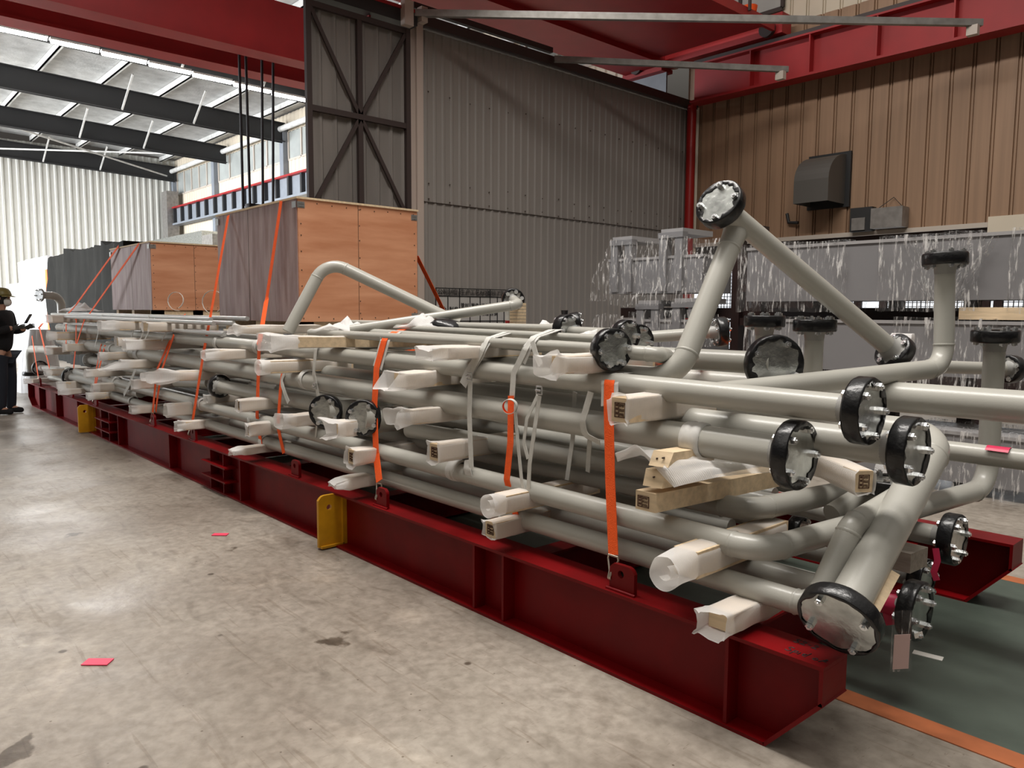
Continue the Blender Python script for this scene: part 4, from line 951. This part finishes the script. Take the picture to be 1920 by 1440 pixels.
# foam sheet draped over the pile
t = thing('foam_sheet', 'white foam sheet draped over the bare timber pile under the thick front pipe', 'foam sheet', AY(1300, 870, 2.6))
mb = MB(); nu, nv = 18, 30; v = []
eu = [AY(1160, 862, 2.40), AY(1192, 842, 2.42), AY(1240, 848, 2.40), AY(1310, 856, 2.50), AY(1450, 868, 2.76)]
el = [AY(1158, 866, 2.39), AY(1205, 852, 2.37), AY(1264, 914, 2.33), AY(1350, 893, 2.47), AY(1455, 884, 2.72)]
def pick(e, t):
    t *= len(e)-1; a = int(min(t, len(e)-2)); return e[a].lerp(e[a+1], t-a)
for j in range(nv+1):
    for i in range(nu+1):
        t_, q = j/nv, i/nu; p = pick(eu, t_).lerp(pick(el, t_), q)
        v.append(p+V((0, -.02*math.sin(math.pi*q), .035*math.sin(math.pi*q)*(1-t_)+noise.noise(V((q*4, t_*6, 1)))*.012)))
mb.add(v, [(j*(nu+1)+i, j*(nu+1)+i+1, (j+1)*(nu+1)+i+1, (j+1)*(nu+1)+i) for j in range(nv) for i in range(nu)], True); o = put(mb, 'sheet', 'foam', t)
# tilted stamped timber behind flange F1
a = AD(1620, 903, 3.0); b = AD(1400, 815, 4.0)
t = thing('timber_dunnage', 'stamped timber in torn foam lying lengthwise between the two big near flanges', 'timber', a)
mb = MB(); mb.obox(a, b, (0, 1, 0), .075, .085); put(mb, 'timber_block', 'timber', t)
d = (a-b).normalized(); U_ = V((0, 1, 0)); U_ = (U_-d*U_.dot(d)).normalized(); W_ = d.cross(U_); stamp(a+d*.001, U_ if (U_.dot(rt) > 0) else -U_, V((0, 0, 1)), .045, .055, t)
mb = MB(); seg = 20; v = []
for j in range(8):
    q = j/7; c = a.lerp(b, q*.75)+d*(.012 if j == 0 else -.02)
    for i in range(seg):
        an = 2*math.pi*i/seg; ca, sa = math.cos(an), math.sin(an)
        gx = math.copysign(abs(ca)**.4, ca)*.045; gz = math.copysign(abs(sa)**.4, sa)*.05
        k = noise.noise(V((ca*2, sa*2, j*.7)))*.012; v.append(c+U_*(gx+ca*k)+V((0, 0, 1))*(gz+sa*k))
mb.add(v, [(j*seg+i, j*seg+(i+1) % seg, (j+1)*seg+(i+1) % seg, (j+1)*seg+i) for j in range(7) for i in range(seg)], True); put(mb, 'foam_wrap', 'foam', t)
# timbers on the right side
for (A, B, w_, h_, lab) in ((AD(1722, 1030, 3.35), AD(1690, 1090, 3.0), .06, .02, 'thin plank beside the sloping big pipe'),):
    pass
a = AD(1700, 1048, 3.1); o = MB(); o.obox(a-V((.03,.05,0)), a+V((-.02, .10, 0)), (1, 0, 0), .13, .08); o = put(o, 'timber_dunnage', 'old_timber'); tag(o, 'grey-brown squared timber under the flanged low pipe, right of the sloping big pipe', 'timber')
a = AD(1672, 1080, 2.62); b = AD(1628, 1160, 2.52); o = MB(); o.obox(a, b, rt, .035, .06); o = put(o, 'wood_wedge', 'timber'); tag(o, 'yellow wooden slat along the right side of the sloping big pipe', 'timber')
for (px, py, d_, s, lab) in ((1725, 858, 3.55, .10, 'white foam scrap behind the big elbow, upper one'), (1690, 895, 3.4, .12, 'white foam scrap behind the big elbow, lower one'), (1690, 640, 4.1, .07, 'white foam block beside the lower flange of the inverted V pipe'),):
    c = AD(px, py, d_); mb = MB(); mb.lathe(c, (1, .1, 0), [(s*.5, -s*.8), (s*.62, -s*.3), (s*.55, s*.3), (s*.66, s*.8)], 18, lambda j, th: noise.noise(V((math.cos(th)*2, math.sin(th)*2, j+s*40)))*s*.3)
    o = put(mb, 'foam_scrap', 'foam'); tag(o, lab, 'foam')
# foam heaps on top of the load
for (px, py, d_, sx, lab) in ((645, 612, 5.2, .22, 'white foam tuft at the left end of the thin top pipes'), (800, 606, 4.9, .20, 'white folded foam on the thin top pipes beside the orange strap'), (1125, 626, 3.9, .15, 'white foam bundle behind the black plastic wrapped flange'), (150, 580, 11.6, .4, 'white folded straps heaped on the far top of the load'), (1010, 622, 4.7, .26, 'long white foam hump behind the thin top pipes')):
    c = AD(px, py, d_); mb = MB(); nu, nv = 16, 8; v = []
    for j in range(nv+1):
        for i in range(nu+1):
            u, q = i/nu-.5, j/nv-.5; zz = .06*math.exp(-(u*u*7+q*q*5))*(1+noise.noise(V((u*5, q*5, sx*50)))*1.6)*(sx/.2)**.5
            v.append(c+V((u*sx*1.6, q*sx+u*.1, zz-.03)))
    mb.add(v, [(j*(nu+1)+i, j*(nu+1)+i+1, (j+1)*(nu+1)+i+1, (j+1)*(nu+1)+i) for j in range(nv) for i in range(nu)], True); o = put(mb, 'foam_scrap', 'foam'); tag(o, lab, 'foam'); o.modifiers.new('thickness', 'SOLIDIFY').thickness = .004
# black plastic lump on top with white ties
c = AD(842, 605, 4.9); o = MB(); o.lathe(c+V((0, 0, -.02)), (.2, .1, 1), [(.001, -.04), (.12, -.035), (.13, 0), (.10, .03), (.001, .045)], 20, lambda j, th: noise.noise(V((math.cos(th)*2, math.sin(th)*2, j)))*.03); o = put(o, 'plastic_bundle', 'black_tape'); tag(o, 'black plastic wrapped flange lying on top of the load before the wall chart', 'bundle')
# wood stack and red can on top of the cross pipe
a = AD(968, 597, 5.3); o = MB()
for k in range(8): o.box(a.x-.035, a.x+.035, a.y-.03, a.y+.06, a.z-.07+k*.0225, a.z-.051+k*.0225)
o = put(o, 'slat_block', 'timber'); tag(o, 'ribbed wooden block under the end of the crossing pipe by the wall chart', 'timber')
a = AD(955, 597, 5.35); o = MB(); o.tube([a-V((0, 0, .07)), a+V((0, 0, .09))], .028, 14); o = put(o, 'foam_roll', 'white_webbing'); tag(o, 'white roll with red band beside the ribbed wooden block', 'roll')
q = MB(); q.tube([a-V((0, 0, .05)), a-V((0, 0, .015))], .0295, 14); put(q, 'red_band', 'red_crane', o)

# foam bands wound round the pipes
def band_on(px, py, y, r, w, lab, n=1):
    c = AY(px, py, y); mb = MB()
    for k in range(n):
        x = c.x+k*w*.8; prof = [(r+.002, -w/2), (r+.009, -w/2+.003), (r+.012, -w/6), (r+.007, 0), (r+.012, w/5), (r+.009, w/2-.003), (r+.002, w/2)]
        mb.lathe((x, y, c.z), (1, random.uniform(-.1, .1), random.uniform(-.06, .06)), prof, 22, lambda j, th: noise.noise(V((math.cos(th)*2, math.sin(th)*2, j*.4+px)))*.003)
    o = put(mb, 'foam_band', 'strap_sleeve'); tag(o, lab, 'foam band', 'foam bands round the pipes')
band_on(1307, 825, 2.55, .062, .09, 'clear foam band round the thick front pipe, near its flange')
band_on(858, 882, 2.5, .049, .085, 'white foam band round the second lowest pipe, right of the stamped timber')
band_on(952, 978, 2.5, .044, .05, 'white foam band round the lowest pipe under the slanting orange strap')
for (px, py, y, r, lab) in ((578, 712, 2.55, .062, 'foam band on the thick front pipe above the pair of black-rimmed ends'), (412, 643, 2.55, .05, 'foam band on the upper pipe left of the tall crate strap'), (488, 650, 2.55, .05, 'foam band on the upper pipe at the tall crate strap'), (382, 758, 2.5, .048, 'foam band on the second lowest pipe below the flange facing left'), (478, 788, 2.5, .048, 'foam band on the second lowest pipe beside the long orange strap'), (498, 828, 2.5, .044, 'foam band on the lowest pipe beside the long orange strap'), (250, 752, 2.5, .044, 'foam band on the lowest pipe at the far half'), (220, 716, 2.5, .048, 'foam band on the second lowest pipe at the far half'), (262, 663, 2.55, .062, 'foam rings on the thick front pipe near the far end'), (215, 655, 2.55, .062, 'foam ring on the thick front pipe at the far end'), (112, 640, 2.55, .062, 'foam ring on the last stretch of the thick front pipe')):
    band_on(px, py, y, r, .05, lab, 3 if 'rings' in lab else 1)

# ------------------------------------------------------------------ straps
def hook(t, x, z):
    for s in (-1, 1):
        mb = MB(); mb.tube(rounded([(x+s*.024, 2.40, z+.075), (x+s*.028, 2.40, z+.058), (x+s*.006, 2.385, z+.012), (x+s*.004, 2.372, z-.018), (x+s*.004, 2.40, z-.03)], .01, 4)[0], .0045, 8); put(mb, 'hook', 'hook_steel', t)
    mb = MB(); mb.tube([(x-.026, 2.40, z+.074), (x+.026, 2.40, z+.074)], .0045, 8); put(mb, 'hook', 'hook_steel', t)
def strap(lab, pts, w=.05, wdir=(1, 0, 0), m='orange_strap', hk=None, sleeve=None, group='orange ratchet straps', name='ratchet_strap', cat='strap', th=.003):
    P = [V(p) for p in pts]; t = thing(name, lab, cat, P[-1], group)
    path, _ = rounded(P, .04, 5); mb = MB(); mb.ribbon(path, wdir, w, th); put(mb, 'webbing', m, t)
    if hk is not None: hook(t, P[-1].x, hk)
    if sleeve:
        i0, i1 = sleeve; q, _ = rounded([p+V((0, .006, 0)) for p in P[i0:i1]], .04, 5); mb = MB(); mb.ribbon(q, wdir, w*1.75, .003); put(mb, 'edge_sleeve', 'strap_sleeve', t)
    return t
yf = 2.43
def S(*a):  # pixel list on the near side plane of the load
    return [AY(px, py, y) for px, py, y in a]
strap('orange ratchet strap nearest the camera, hooked to the red beam', S((1400, 672, 4.3), (1250, 686, 3.2), (1180, 697, 2.68), (1150, 700, 2.55), (1142, 716, 2.495), (1141, 760, 2.47), (1144, 900, 2.44), (1150, 1040, 2.40)), .052, hk=ZT+.06, sleeve=(2, 6))
strap('orange strap with a white ring buckle, slanting behind the lowest pipe', S((958, 742, 2.47), (957, 830, 2.45), (950, 900, 2.44), (972, 985, 2.47)), .042)
strap('wide orange ratchet strap left of the diamond foam end', S((775, 612, 2.95), (742, 622, 2.66), (722, 632, 2.52), (706, 690, 2.485), (702, 760, 2.46), (705, 850, 2.44), (711, 902, 2.40)), .060, hk=ZT+.055, sleeve=(1, 4))
strap('orange strap left of the black-rimmed ends, looping behind the lowest pipe', S((532, 684, 2.5), (526, 730, 2.48), (521, 800, 2.45), (532, 850, 2.455)), .045)
strap('orange strap down the right part of the tall crate side', S((527, 377, 2.88), (500, 560, 2.80), (486, 645, 2.49), (482, 780, 2.45), (489, 833, 2.455)), .052)
strap('orange ratchet strap down the left part of the tall crate side', S((428, 404, 2.88), (395, 590, 2.62), (382, 660, 2.47), (358, 808, 2.40)), .050, hk=ZT+.055)
strap('orange ratchet strap of the middle pair, left strand', S((345, 590, 2.72), (322, 632, 2.52), (296, 690, 2.43), (292, 715, 2.42), (286, 775, 2.40)), .05, hk=ZT+.05)
strap('orange ratchet strap of the middle pair, right strand', S((326, 628, 2.5), (303, 695, 2.43), (296, 740, 2.42), (292, 772, 2.42)), .042)
strap('orange strap from the top of the lower crate, right one', S((260, 458, 2.88), (170, 585, 2.66), (158, 600, 2.50), (142, 650, 2.42), (138, 690, 2.42)), .045)
strap('orange strap from the top of the lower crate, left one', S((222, 462, 2.88), (140, 575, 2.70), (124, 592, 2.50), (124, 648, 2.44)), .045)
strap('thin orange strap between the two crate straps at the far part', S((146, 590, 2.6), (143, 598, 2.50), (142, 656, 2.44)), .04)
strap('orange strap pair near the far end, its right strand', S((197, 647, 2.5), (186, 690, 2.43), (177, 735, 2.40)), .05, hk=ZT+.05)
strap('orange strap pair near the far end, its left strand', S((190, 645, 2.5), (181, 690, 2.43), (176, 735, 2.41)), .035)
strap('orange strap over the far end of the load, right one', S((80, 606, 2.62), (74, 614, 2.50), (84, 655, 2.45), (93, 690, 2.44)), .05)
strap('orange strap at the far end, leftmost, hooked to the beam', S((60, 630, 2.5), (66, 670, 2.44), (72, 708, 2.40)), .035, hk=ZT+.05)
# strap behind the tall crate on its far side
strap('orange strap coming down behind the right side of the tall crate', [AX(781, 480, -6.2), AX(806, 530, -6.2), AX(833, 585, -6.2)], .055, wdir=(1, 0, .2))
strap('loose orange strap end between the layers under the thin top pipes', S((790, 655, 2.8), (740, 660, 2.75), (726, 662, 2.7)), .02)
# ring buckle
t = thing('strap_ring', 'white webbing ring with orange inside, hanging on the slanting orange strap', 'strap ring', AY(955, 763, 2.44))
c = AY(956, 762, 2.43); mb = MB(); mb.lathe(c, (.55, -.8, 0), [(.036, -.018), (.036, .018), (.033, .018), (.033, -.018), (.036, -.018)], 28); put(mb, 'ring_loop', 'white_webbing', t)
mb = MB(); mb.lathe(c, (.55, -.8, 0), [(.0325, -.017), (.0325, .017)], 28); put(mb, 'ring_lining', 'orange_strap', t)
# white slings
wh = dict(m='white_webbing', group='white slings round the pipes', name='white_sling', cat='sling')
strap('white sling over the thin top pipes, with a buckle, left of the ring buckle', S((950, 622, 2.8), (915, 634, 2.53), (905, 655, 2.50), (882, 700, 2.49), (880, 780, 2.47), (884, 880, 2.445)), .034, **wh)
strap('wide white protective sleeve under the buckled sling on the thin top pipes', S((960, 622, 2.85), (918, 634, 2.54), (905, 656, 2.505), (876, 704, 2.497), (868, 722, 2.49)), .062, m='strap_sleeve', group='white slings round the pipes', name='white_sling', cat='sling')
strap('wide white sleeve round the second lowest pipe at the foot of the buckled sling', S((878, 862, 2.46), (876, 880, 2.442), (882, 902, 2.448)), .055, m='strap_sleeve', group='white slings round the pipes', name='white_sling', cat='sling')
strap('white sling over the thin top pipes above the ring buckle', S((1035, 618, 2.8), (1000, 632, 2.53), (985, 655, 2.50), (963, 700, 2.49), (960, 745, 2.48)), .036, **wh)
strap('wide white protective sleeve under the sling above the ring buckle', S((1045, 618, 2.85), (1003, 632, 2.54), (990, 650, 2.507), (978, 678, 2.50)), .06, m='strap_sleeve', group='white slings round the pipes', name='white_sling', cat='sling')
strap('white crossed sling end beside the ring buckle sling', S((998, 640, 2.50), (1005, 665, 2.49), (1014, 685, 2.47)), .028, **wh)
strap('white sling hanging below the ring buckle, left strand', S((966, 770, 2.46), (971, 830, 2.45), (978, 900, 2.445), (984, 928, 2.445)), .020, **wh)
strap('white sling hanging below the small steel buckle, right strand', S((1012, 742, 2.46), (1003, 800, 2.45), (993, 870, 2.445), (990, 935, 2.447)), .024, **wh)
strap('white sling curving from the small steel buckle, middle strand', S((1008, 742, 2.47), (988, 785, 2.46), (982, 830, 2.455), (990, 860, 2.45)), .020, **wh)
strap('white sling loop round the thick front pipe left of the nearest orange strap', S((1108, 735, 2.50), (1092, 790, 2.475), (1096, 815, 2.48), (1125, 830, 2.50)), .035, **wh)
strap('white vertical sling seen through the gap, left one', S((1078, 735, 2.6), (1074, 820, 2.66), (1063, 900, 2.62)), .026, **wh)
strap('white vertical sling seen through the gap, right one', S((1106, 820, 2.6), (1102, 885, 2.62)), .026, **wh)
strap('white sling round the upper pipe above the black-rimmed ends', S((640, 616, 2.75), (608, 622, 2.54), (592, 655, 2.49), (588, 700, 2.475), (597, 745, 2.47)), .036, **wh)
strap('hanging end of the white sling above the black-rimmed ends', S((596, 745, 2.46), (594, 790, 2.45), (592, 820, 2.44)), .018, **wh)
strap('white sling hanging loose beside the orange strap left of the black-rimmed ends', S((537, 690, 2.49), (527, 715, 2.48), (535, 740, 2.46), (541, 755, 2.45)), .035, **wh)
strap('white webbing strip hanging at the far half of the load', S((254, 693, 2.45), (243, 720, 2.44), (232, 741, 2.43)), .05, **wh)
for k, (a, b) in enumerate((((256, 600), (238, 660)), ((280, 592), (262, 640)), ((290, 598), (270, 640)), ((322, 600), (303, 640)), ((192, 590), (178, 650)), ((119, 600), (120, 650)))):
    strap('thin white band tied round the far pipes, %s' % ('second' if k == 0 else 'third', 'third', 'fourth', 'rightmost', 'first', 'leftmost')[k] if k else 'thin white band tied round the far pipes, left of the grey middle bands', S((a[0], a[1], 2.5), (b[0], b[1], 2.44)), .03, **wh)
# small steel buckles
for px, py, lab in ((880, 706, 'small steel buckle on the left white sling'), (1011, 732, 'small steel buckle on the right white sling'), (590, 724, 'small steel buckle on the sling above the black-rimmed ends')):
    c = AY(px, py, 2.46); mb = MB()
    for s in (-1, 1): mb.tube([c+V((s*.018, 0, -.02)), c+V((s*.018, 0, .02))], .004, 8); mb.tube([c+V((-.018, 0, s*.018)), c+V((.018, 0, s*.018))], .004, 8)
    mb.tube([c+V((-.018, -.006, 0)), c+V((.018, -.006, 0))], .005, 8); o = put(mb, 'strap_buckle', 'zinc_bolt'); tag(o, lab, 'buckle', 'sling buckles')
# curled white ties on the far crate front
for px, py, r_, lab in ((327, 564, .10, 'curled white tie in front of the lower crate, left loop'), (397, 566, .13, 'curled white tie in front of the lower crate, right loop')):
    c = AD(px, py, 8.4); pts = [c+rt*(math.cos(a)*r_)+up*(math.sin(a)*r_)+fw*(.02*a) for a in [(-1.0+k*.42) for k in range(15)]]
    mb = MB(); mb.ribbon(pts, fw, .02, .003); o = put(mb, 'white_tie', 'tie_white'); tag(o, lab, 'tie', 'curled white ties')

# ------------------------------------------------------------------ tag, tape scraps
o = MB(); c = AD(1690, 1222, 2.78); u1 = (rt+V((0, .2, 0))).normalized(); o.obox(c+V((0, 0, .065)), c-V((0, 0, .065)), u1, .062, .002); o = put(o, 'paper_tag', 'pale_card'); tag(o, 'pale pink tag in a clear sleeve hanging below the lowest black flange', 'tag')
q = MB(); q.obox(c+V((0, 0, .155)), c-V((0, 0, .075)), u1, .082, .001); put(q, 'clear_sleeve', 'film', o)
o = MB(); c = AD(1712, 1198, 2.85); o.obox(c-rt*.03, c+rt*.035+V((0, 0, .02)), (0, 0, 1), .02, .002); o = put(o, 'white_label', 'tie_white'); tag(o, 'small white label under the lowest black flange', 'label')
a = AZ(1712, 1222, .004); b = AZ(1768, 1236, .004); o = MB(); o.obox(a, b, (0, 1, 0), .045, .003); o = put(o, 'tape_scrap', 'tie_white'); tag(o, 'torn white tape strip on the green floor', 'tape')
for px, py, a, b, lab in ((183, 1241, .11, .06, 'pink tape scrap on the concrete at lower left'), (413, 1002, .10, .05, 'pink tape scrap on the concrete near the middle of the beam')):
    c = AZ(px, py, .004); o = MB(); o.obox(c-rt*a/2, c+rt*a/2, (rt.y*-1, rt.x, 0), b, .004); o = put(o, 'tape_scrap', 'pink_tape'); tag(o, lab, 'tape')
for k, (px, py, d_, lab) in enumerate(((1668, 1130, 2.95, 'magenta tape wound on the lowest flanged pipe'), (1753, 1050, 3.2, 'magenta tape tail under the black flange above the far beam'))):
    c = AD(px, py, d_); o = MB(); o.ribbon([c+V((0, 0, .05)), c+V((.01, 0, .0)), c+V((.0, -.005, -.05)), c+V((.012, 0, -.085))], (1, .3, 0), .04-.015*k, .002); o = put(o, 'tape_tail', 'magenta_tape'); tag(o, lab, 'tape')
mb = MB(); mb.lathe((-1.16, 3.014, .385), (1, 0, 0), [(.0405, -.06), (.044, -.05), (.045, .03), (.0405, .05)], 20, lambda j, th: .002*math.sin(th*5+j)); o = put(mb, 'pink_wrap', 'magenta_tape'); tag(o, 'magenta plastic wrap round the lowest flanged pipe', 'tape')

for _o in COL.objects:
    if 'label' in _o and not _o.parent and len(_o['label'].split()) > 16: print('LONGLABEL', _o.name, _o['label'])
# ------------------------------------------------------------------ the man at the far left
def skin_mesh(name, nodes, edges, m, parent, sub=2):
    me = bpy.data.meshes.new(name); me.from_pydata([n[0] for n in nodes], edges, []); o = bpy.data.objects.new(name, me); COL.objects.link(o)
    o.modifiers.new('skin', 'SKIN')
    for i, n in enumerate(nodes):
        r = n[1]; me.skin_vertices[0].data[i].radius = (r, r) if not isinstance(r, tuple) else r
        me.skin_vertices[0].data[i].use_root = (i == 0)
    s = o.modifiers.new('sub', 'SUBSURF'); s.levels = sub; s.render_levels = sub
    bpy.context.view_layer.update(); dg = bpy.context.evaluated_depsgraph_get(); e = bpy.data.meshes.new_from_object(o.evaluated_get(dg)); o.modifiers.clear(); o.data = e
    e.polygons.foreach_set('use_smooth', [True]*len(e.polygons)); e.materials.clear(); e.materials.append(MATS[m]); o.parent = parent; return o
MX, MY = -12.98, 1.90
man = thing('person', 'man in dark clothes, olive hard hat and white mask, holding a phone', 'person', (MX, MY, 0))
F_ = V((.62, .78, 0)).normalized(); L_ = V((-F_.y, F_.x, 0))     # facing, left
def B(f, l, z): return tuple(F_*f+L_*l+V((0, 0, z)))
body = [(B(0, 0, .95), .06), (B(0, 0, 1.15), .06), (B(.0, 0, 1.35), .07), (B(.0, 0, 1.47), .06), (B(.02, 0, 1.55), .055), (B(.03, 0, 1.64), .085), (B(.02, 0, 1.71), .075),
        (B(0, .17, 1.42), .06), (B(.02, .22, 1.18), .045), (B(.24, .16, 1.22), .035), (B(0, -.17, 1.42), .06), (B(.02, -.22, 1.18), .045), (B(.24, -.14, 1.24), .035),
        (B(0, .10, .85), .06), (B(.02, .11, .48), .05), (B(0, .11, .09), .045), (B(.14, .11, .04), .035), (B(0, -.10, .85), .06), (B(.02, -.11, .48), .05), (B(-.02, -.11, .09), .045), (B(.12, -.11, .04), .035)]
be = [(0,1),(1,2),(2,3),(3,4),(4,5),(5,6),(2,7),(7,8),(8,9),(2,10),(10,11),(11,12),(0,13),(13,14),(14,15),(15,16),(0,17),(17,18),(18,19),(19,20)]
skin_mesh('body', body, be, 'skin', man)
jk = [(B(0, 0, .86), .145), (B(0, 0, 1.12), (.17, .14)), (B(0, 0, 1.34), (.18, .14)), (B(0, 0, 1.47), .09), (B(0, .19, 1.42), .085), (B(.02, .25, 1.17), .07), (B(.22, .17, 1.22), .052), (B(0, -.19, 1.42), .085), (B(.02, -.25, 1.17), .07), (B(.22, -.15, 1.24), .052)]
skin_mesh('jacket', jk, [(0,1),(1,2),(2,3),(2,4),(4,5),(5,6),(2,7),(7,8),(8,9)], 'black_cloth', man)
tr = [(B(0, 0, .94), .15), (B(0, .10, .80), .11), (B(.02, .11, .48), .085), (B(0, .11, .045), .072), (B(0, -.10, .80), .11), (B(.02, -.11, .48), .085), (B(-.02, -.11, .045), .072)]
skin_mesh('trousers', tr, [(0,1),(1,2),(2,3),(0,4),(4,5),(5,6)], 'navy_cloth', man)
for s, f0 in ((1, 0), (-1, -.02)):
    sh_ = [(B(f0-.05, s*.11, .055), .055), (B(f0+.06, s*.11, .05), .05), (B(f0+.18, s*.11, .038), .038)]
    skin_mesh('shoe', sh_, [(0,1),(1,2)], 'black_cloth', man)
for s in (1, -1):
    w0 = V(B(.28, s*.15, 1.235)); d0 = (F_*.8-L_*s*.5+V((0, 0, .25))).normalized(); nd = [(tuple(w0-d0*.05), .036), (tuple(w0), .032), (tuple(w0+d0*.055), (.036, .022))]; ed = [(0,1),(1,2)]
    side = d0.cross(V((0, 0, 1))).normalized(); upv = side.cross(d0)
    for k in range(4):
        b0 = w0+d0*.075+upv*((k-1.5)*.017); i = len(nd); nd += [(tuple(b0), .010), (tuple(b0+d0*.035-side*s*.012), .009), (tuple(b0+d0*.045-side*s*.035), .008)]; ed += [(2, i), (i, i+1), (i+1, i+2)]
    i = len(nd); nd += [(tuple(w0+d0*.02+upv*.03), .011), (tuple(w0+d0*.05+upv*.05-side*s*.02), .009)]; ed += [(1, i), (i, i+1)]
    skin_mesh('glove', nd, ed, 'glove', man, 1)
hc = V(B(.03, 0, 1.66))
def hput(mb, n, m): 
    mb.v = [tuple(V(v)+V((MX, MY, 0))) for v in mb.v]; return put(mb, n, m, man)
mb = MB(); mb.lathe(hc+V((0, 0, .02)), V((0, 0, 1))-F_*.12, [(.118, .005), (.122, .01), (.118, .03), (.112, .06), (.092, .098), (.05, .122), (.001, .13)], 26); 
v = []
for i in range(13):
    a = -1.1+2.2*i/12; dr = F_*math.cos(a)+L_*math.sin(a); v += [hc+V((0, 0, .035))+dr*.112, hc+V((0, 0, .020))+dr*(.112+.055*math.cos(a)), hc+V((0, 0, .012))+dr*(.112+.055*math.cos(a))]
mb.add(v, [(3*i+j, 3*i+3+j, 3*i+4+j, 3*i+1+j) for i in range(12) for j in (0, 1)], True)
hput(mb, 'hard_hat', 'helmet_olive')
mb = MB(); mb.lathe(hc+V((0, 0, -.06))+F_*.055, F_, [(.066, 0), (.064, .02), (.05, .045), (.025, .062), (.001, .066)], 18); hput(mb, 'face_mask', 'mask_white')
mb = MB(); mb.lathe(hc-F_*.025+V((0, 0, -.03)), V((0, 0, 1)), [(.075, -.06), (.098, -.02), (.102, .04), (.09, .07)], 18); hput(mb, 'hair', 'hair')
mb = MB(); mb.lathe(hc+V((0, 0, .0))+F_*.085, F_, [(.018, 0), (.010, .02), (.001, .03)], 10); hput(mb, 'nose', 'skin')
for s in (-1, 1):
    mb = MB(); mb.disc(hc+F_*.083+L_*(s*.032)+V((0, 0, .012)), F_, .009, .006, 10); hput(mb, 'eye', 'hair')
    mb = MB(); mb.disc(hc+L_*(s*.088)+V((0, 0, -.01)), L_*s, .028, .014, 12); hput(mb, 'ear', 'skin')
c = V((MX, MY, 0))+V(B(.36, .0, 1.30)); o = MB(); o.obox(c-V((0, 0, .0))-F_*.03, c+F_*.05+V((0, 0, .13)), L_, .072, .009); o = put(o, 'phone', 'phone'); tag(o, 'dark phone held in both gloved hands of the man', 'phone')
# white wrapped bundle behind the far end of the skid
o = MB(); p = AD(38, 640, 13.6); o.lathe(p+V((-.2, .3, -.75)), (0, 0, 1), [(.34, -.6), (.33, 0), (.28, .6), (.18, .95)], 26, lambda j, th: .03*math.sin(th*9+j)); o = put(o, 'wrapped_bundle', 'white_wrap'); tag(o, 'white gathered film bundle at the far end of the skid beside the man', 'wrapped load')
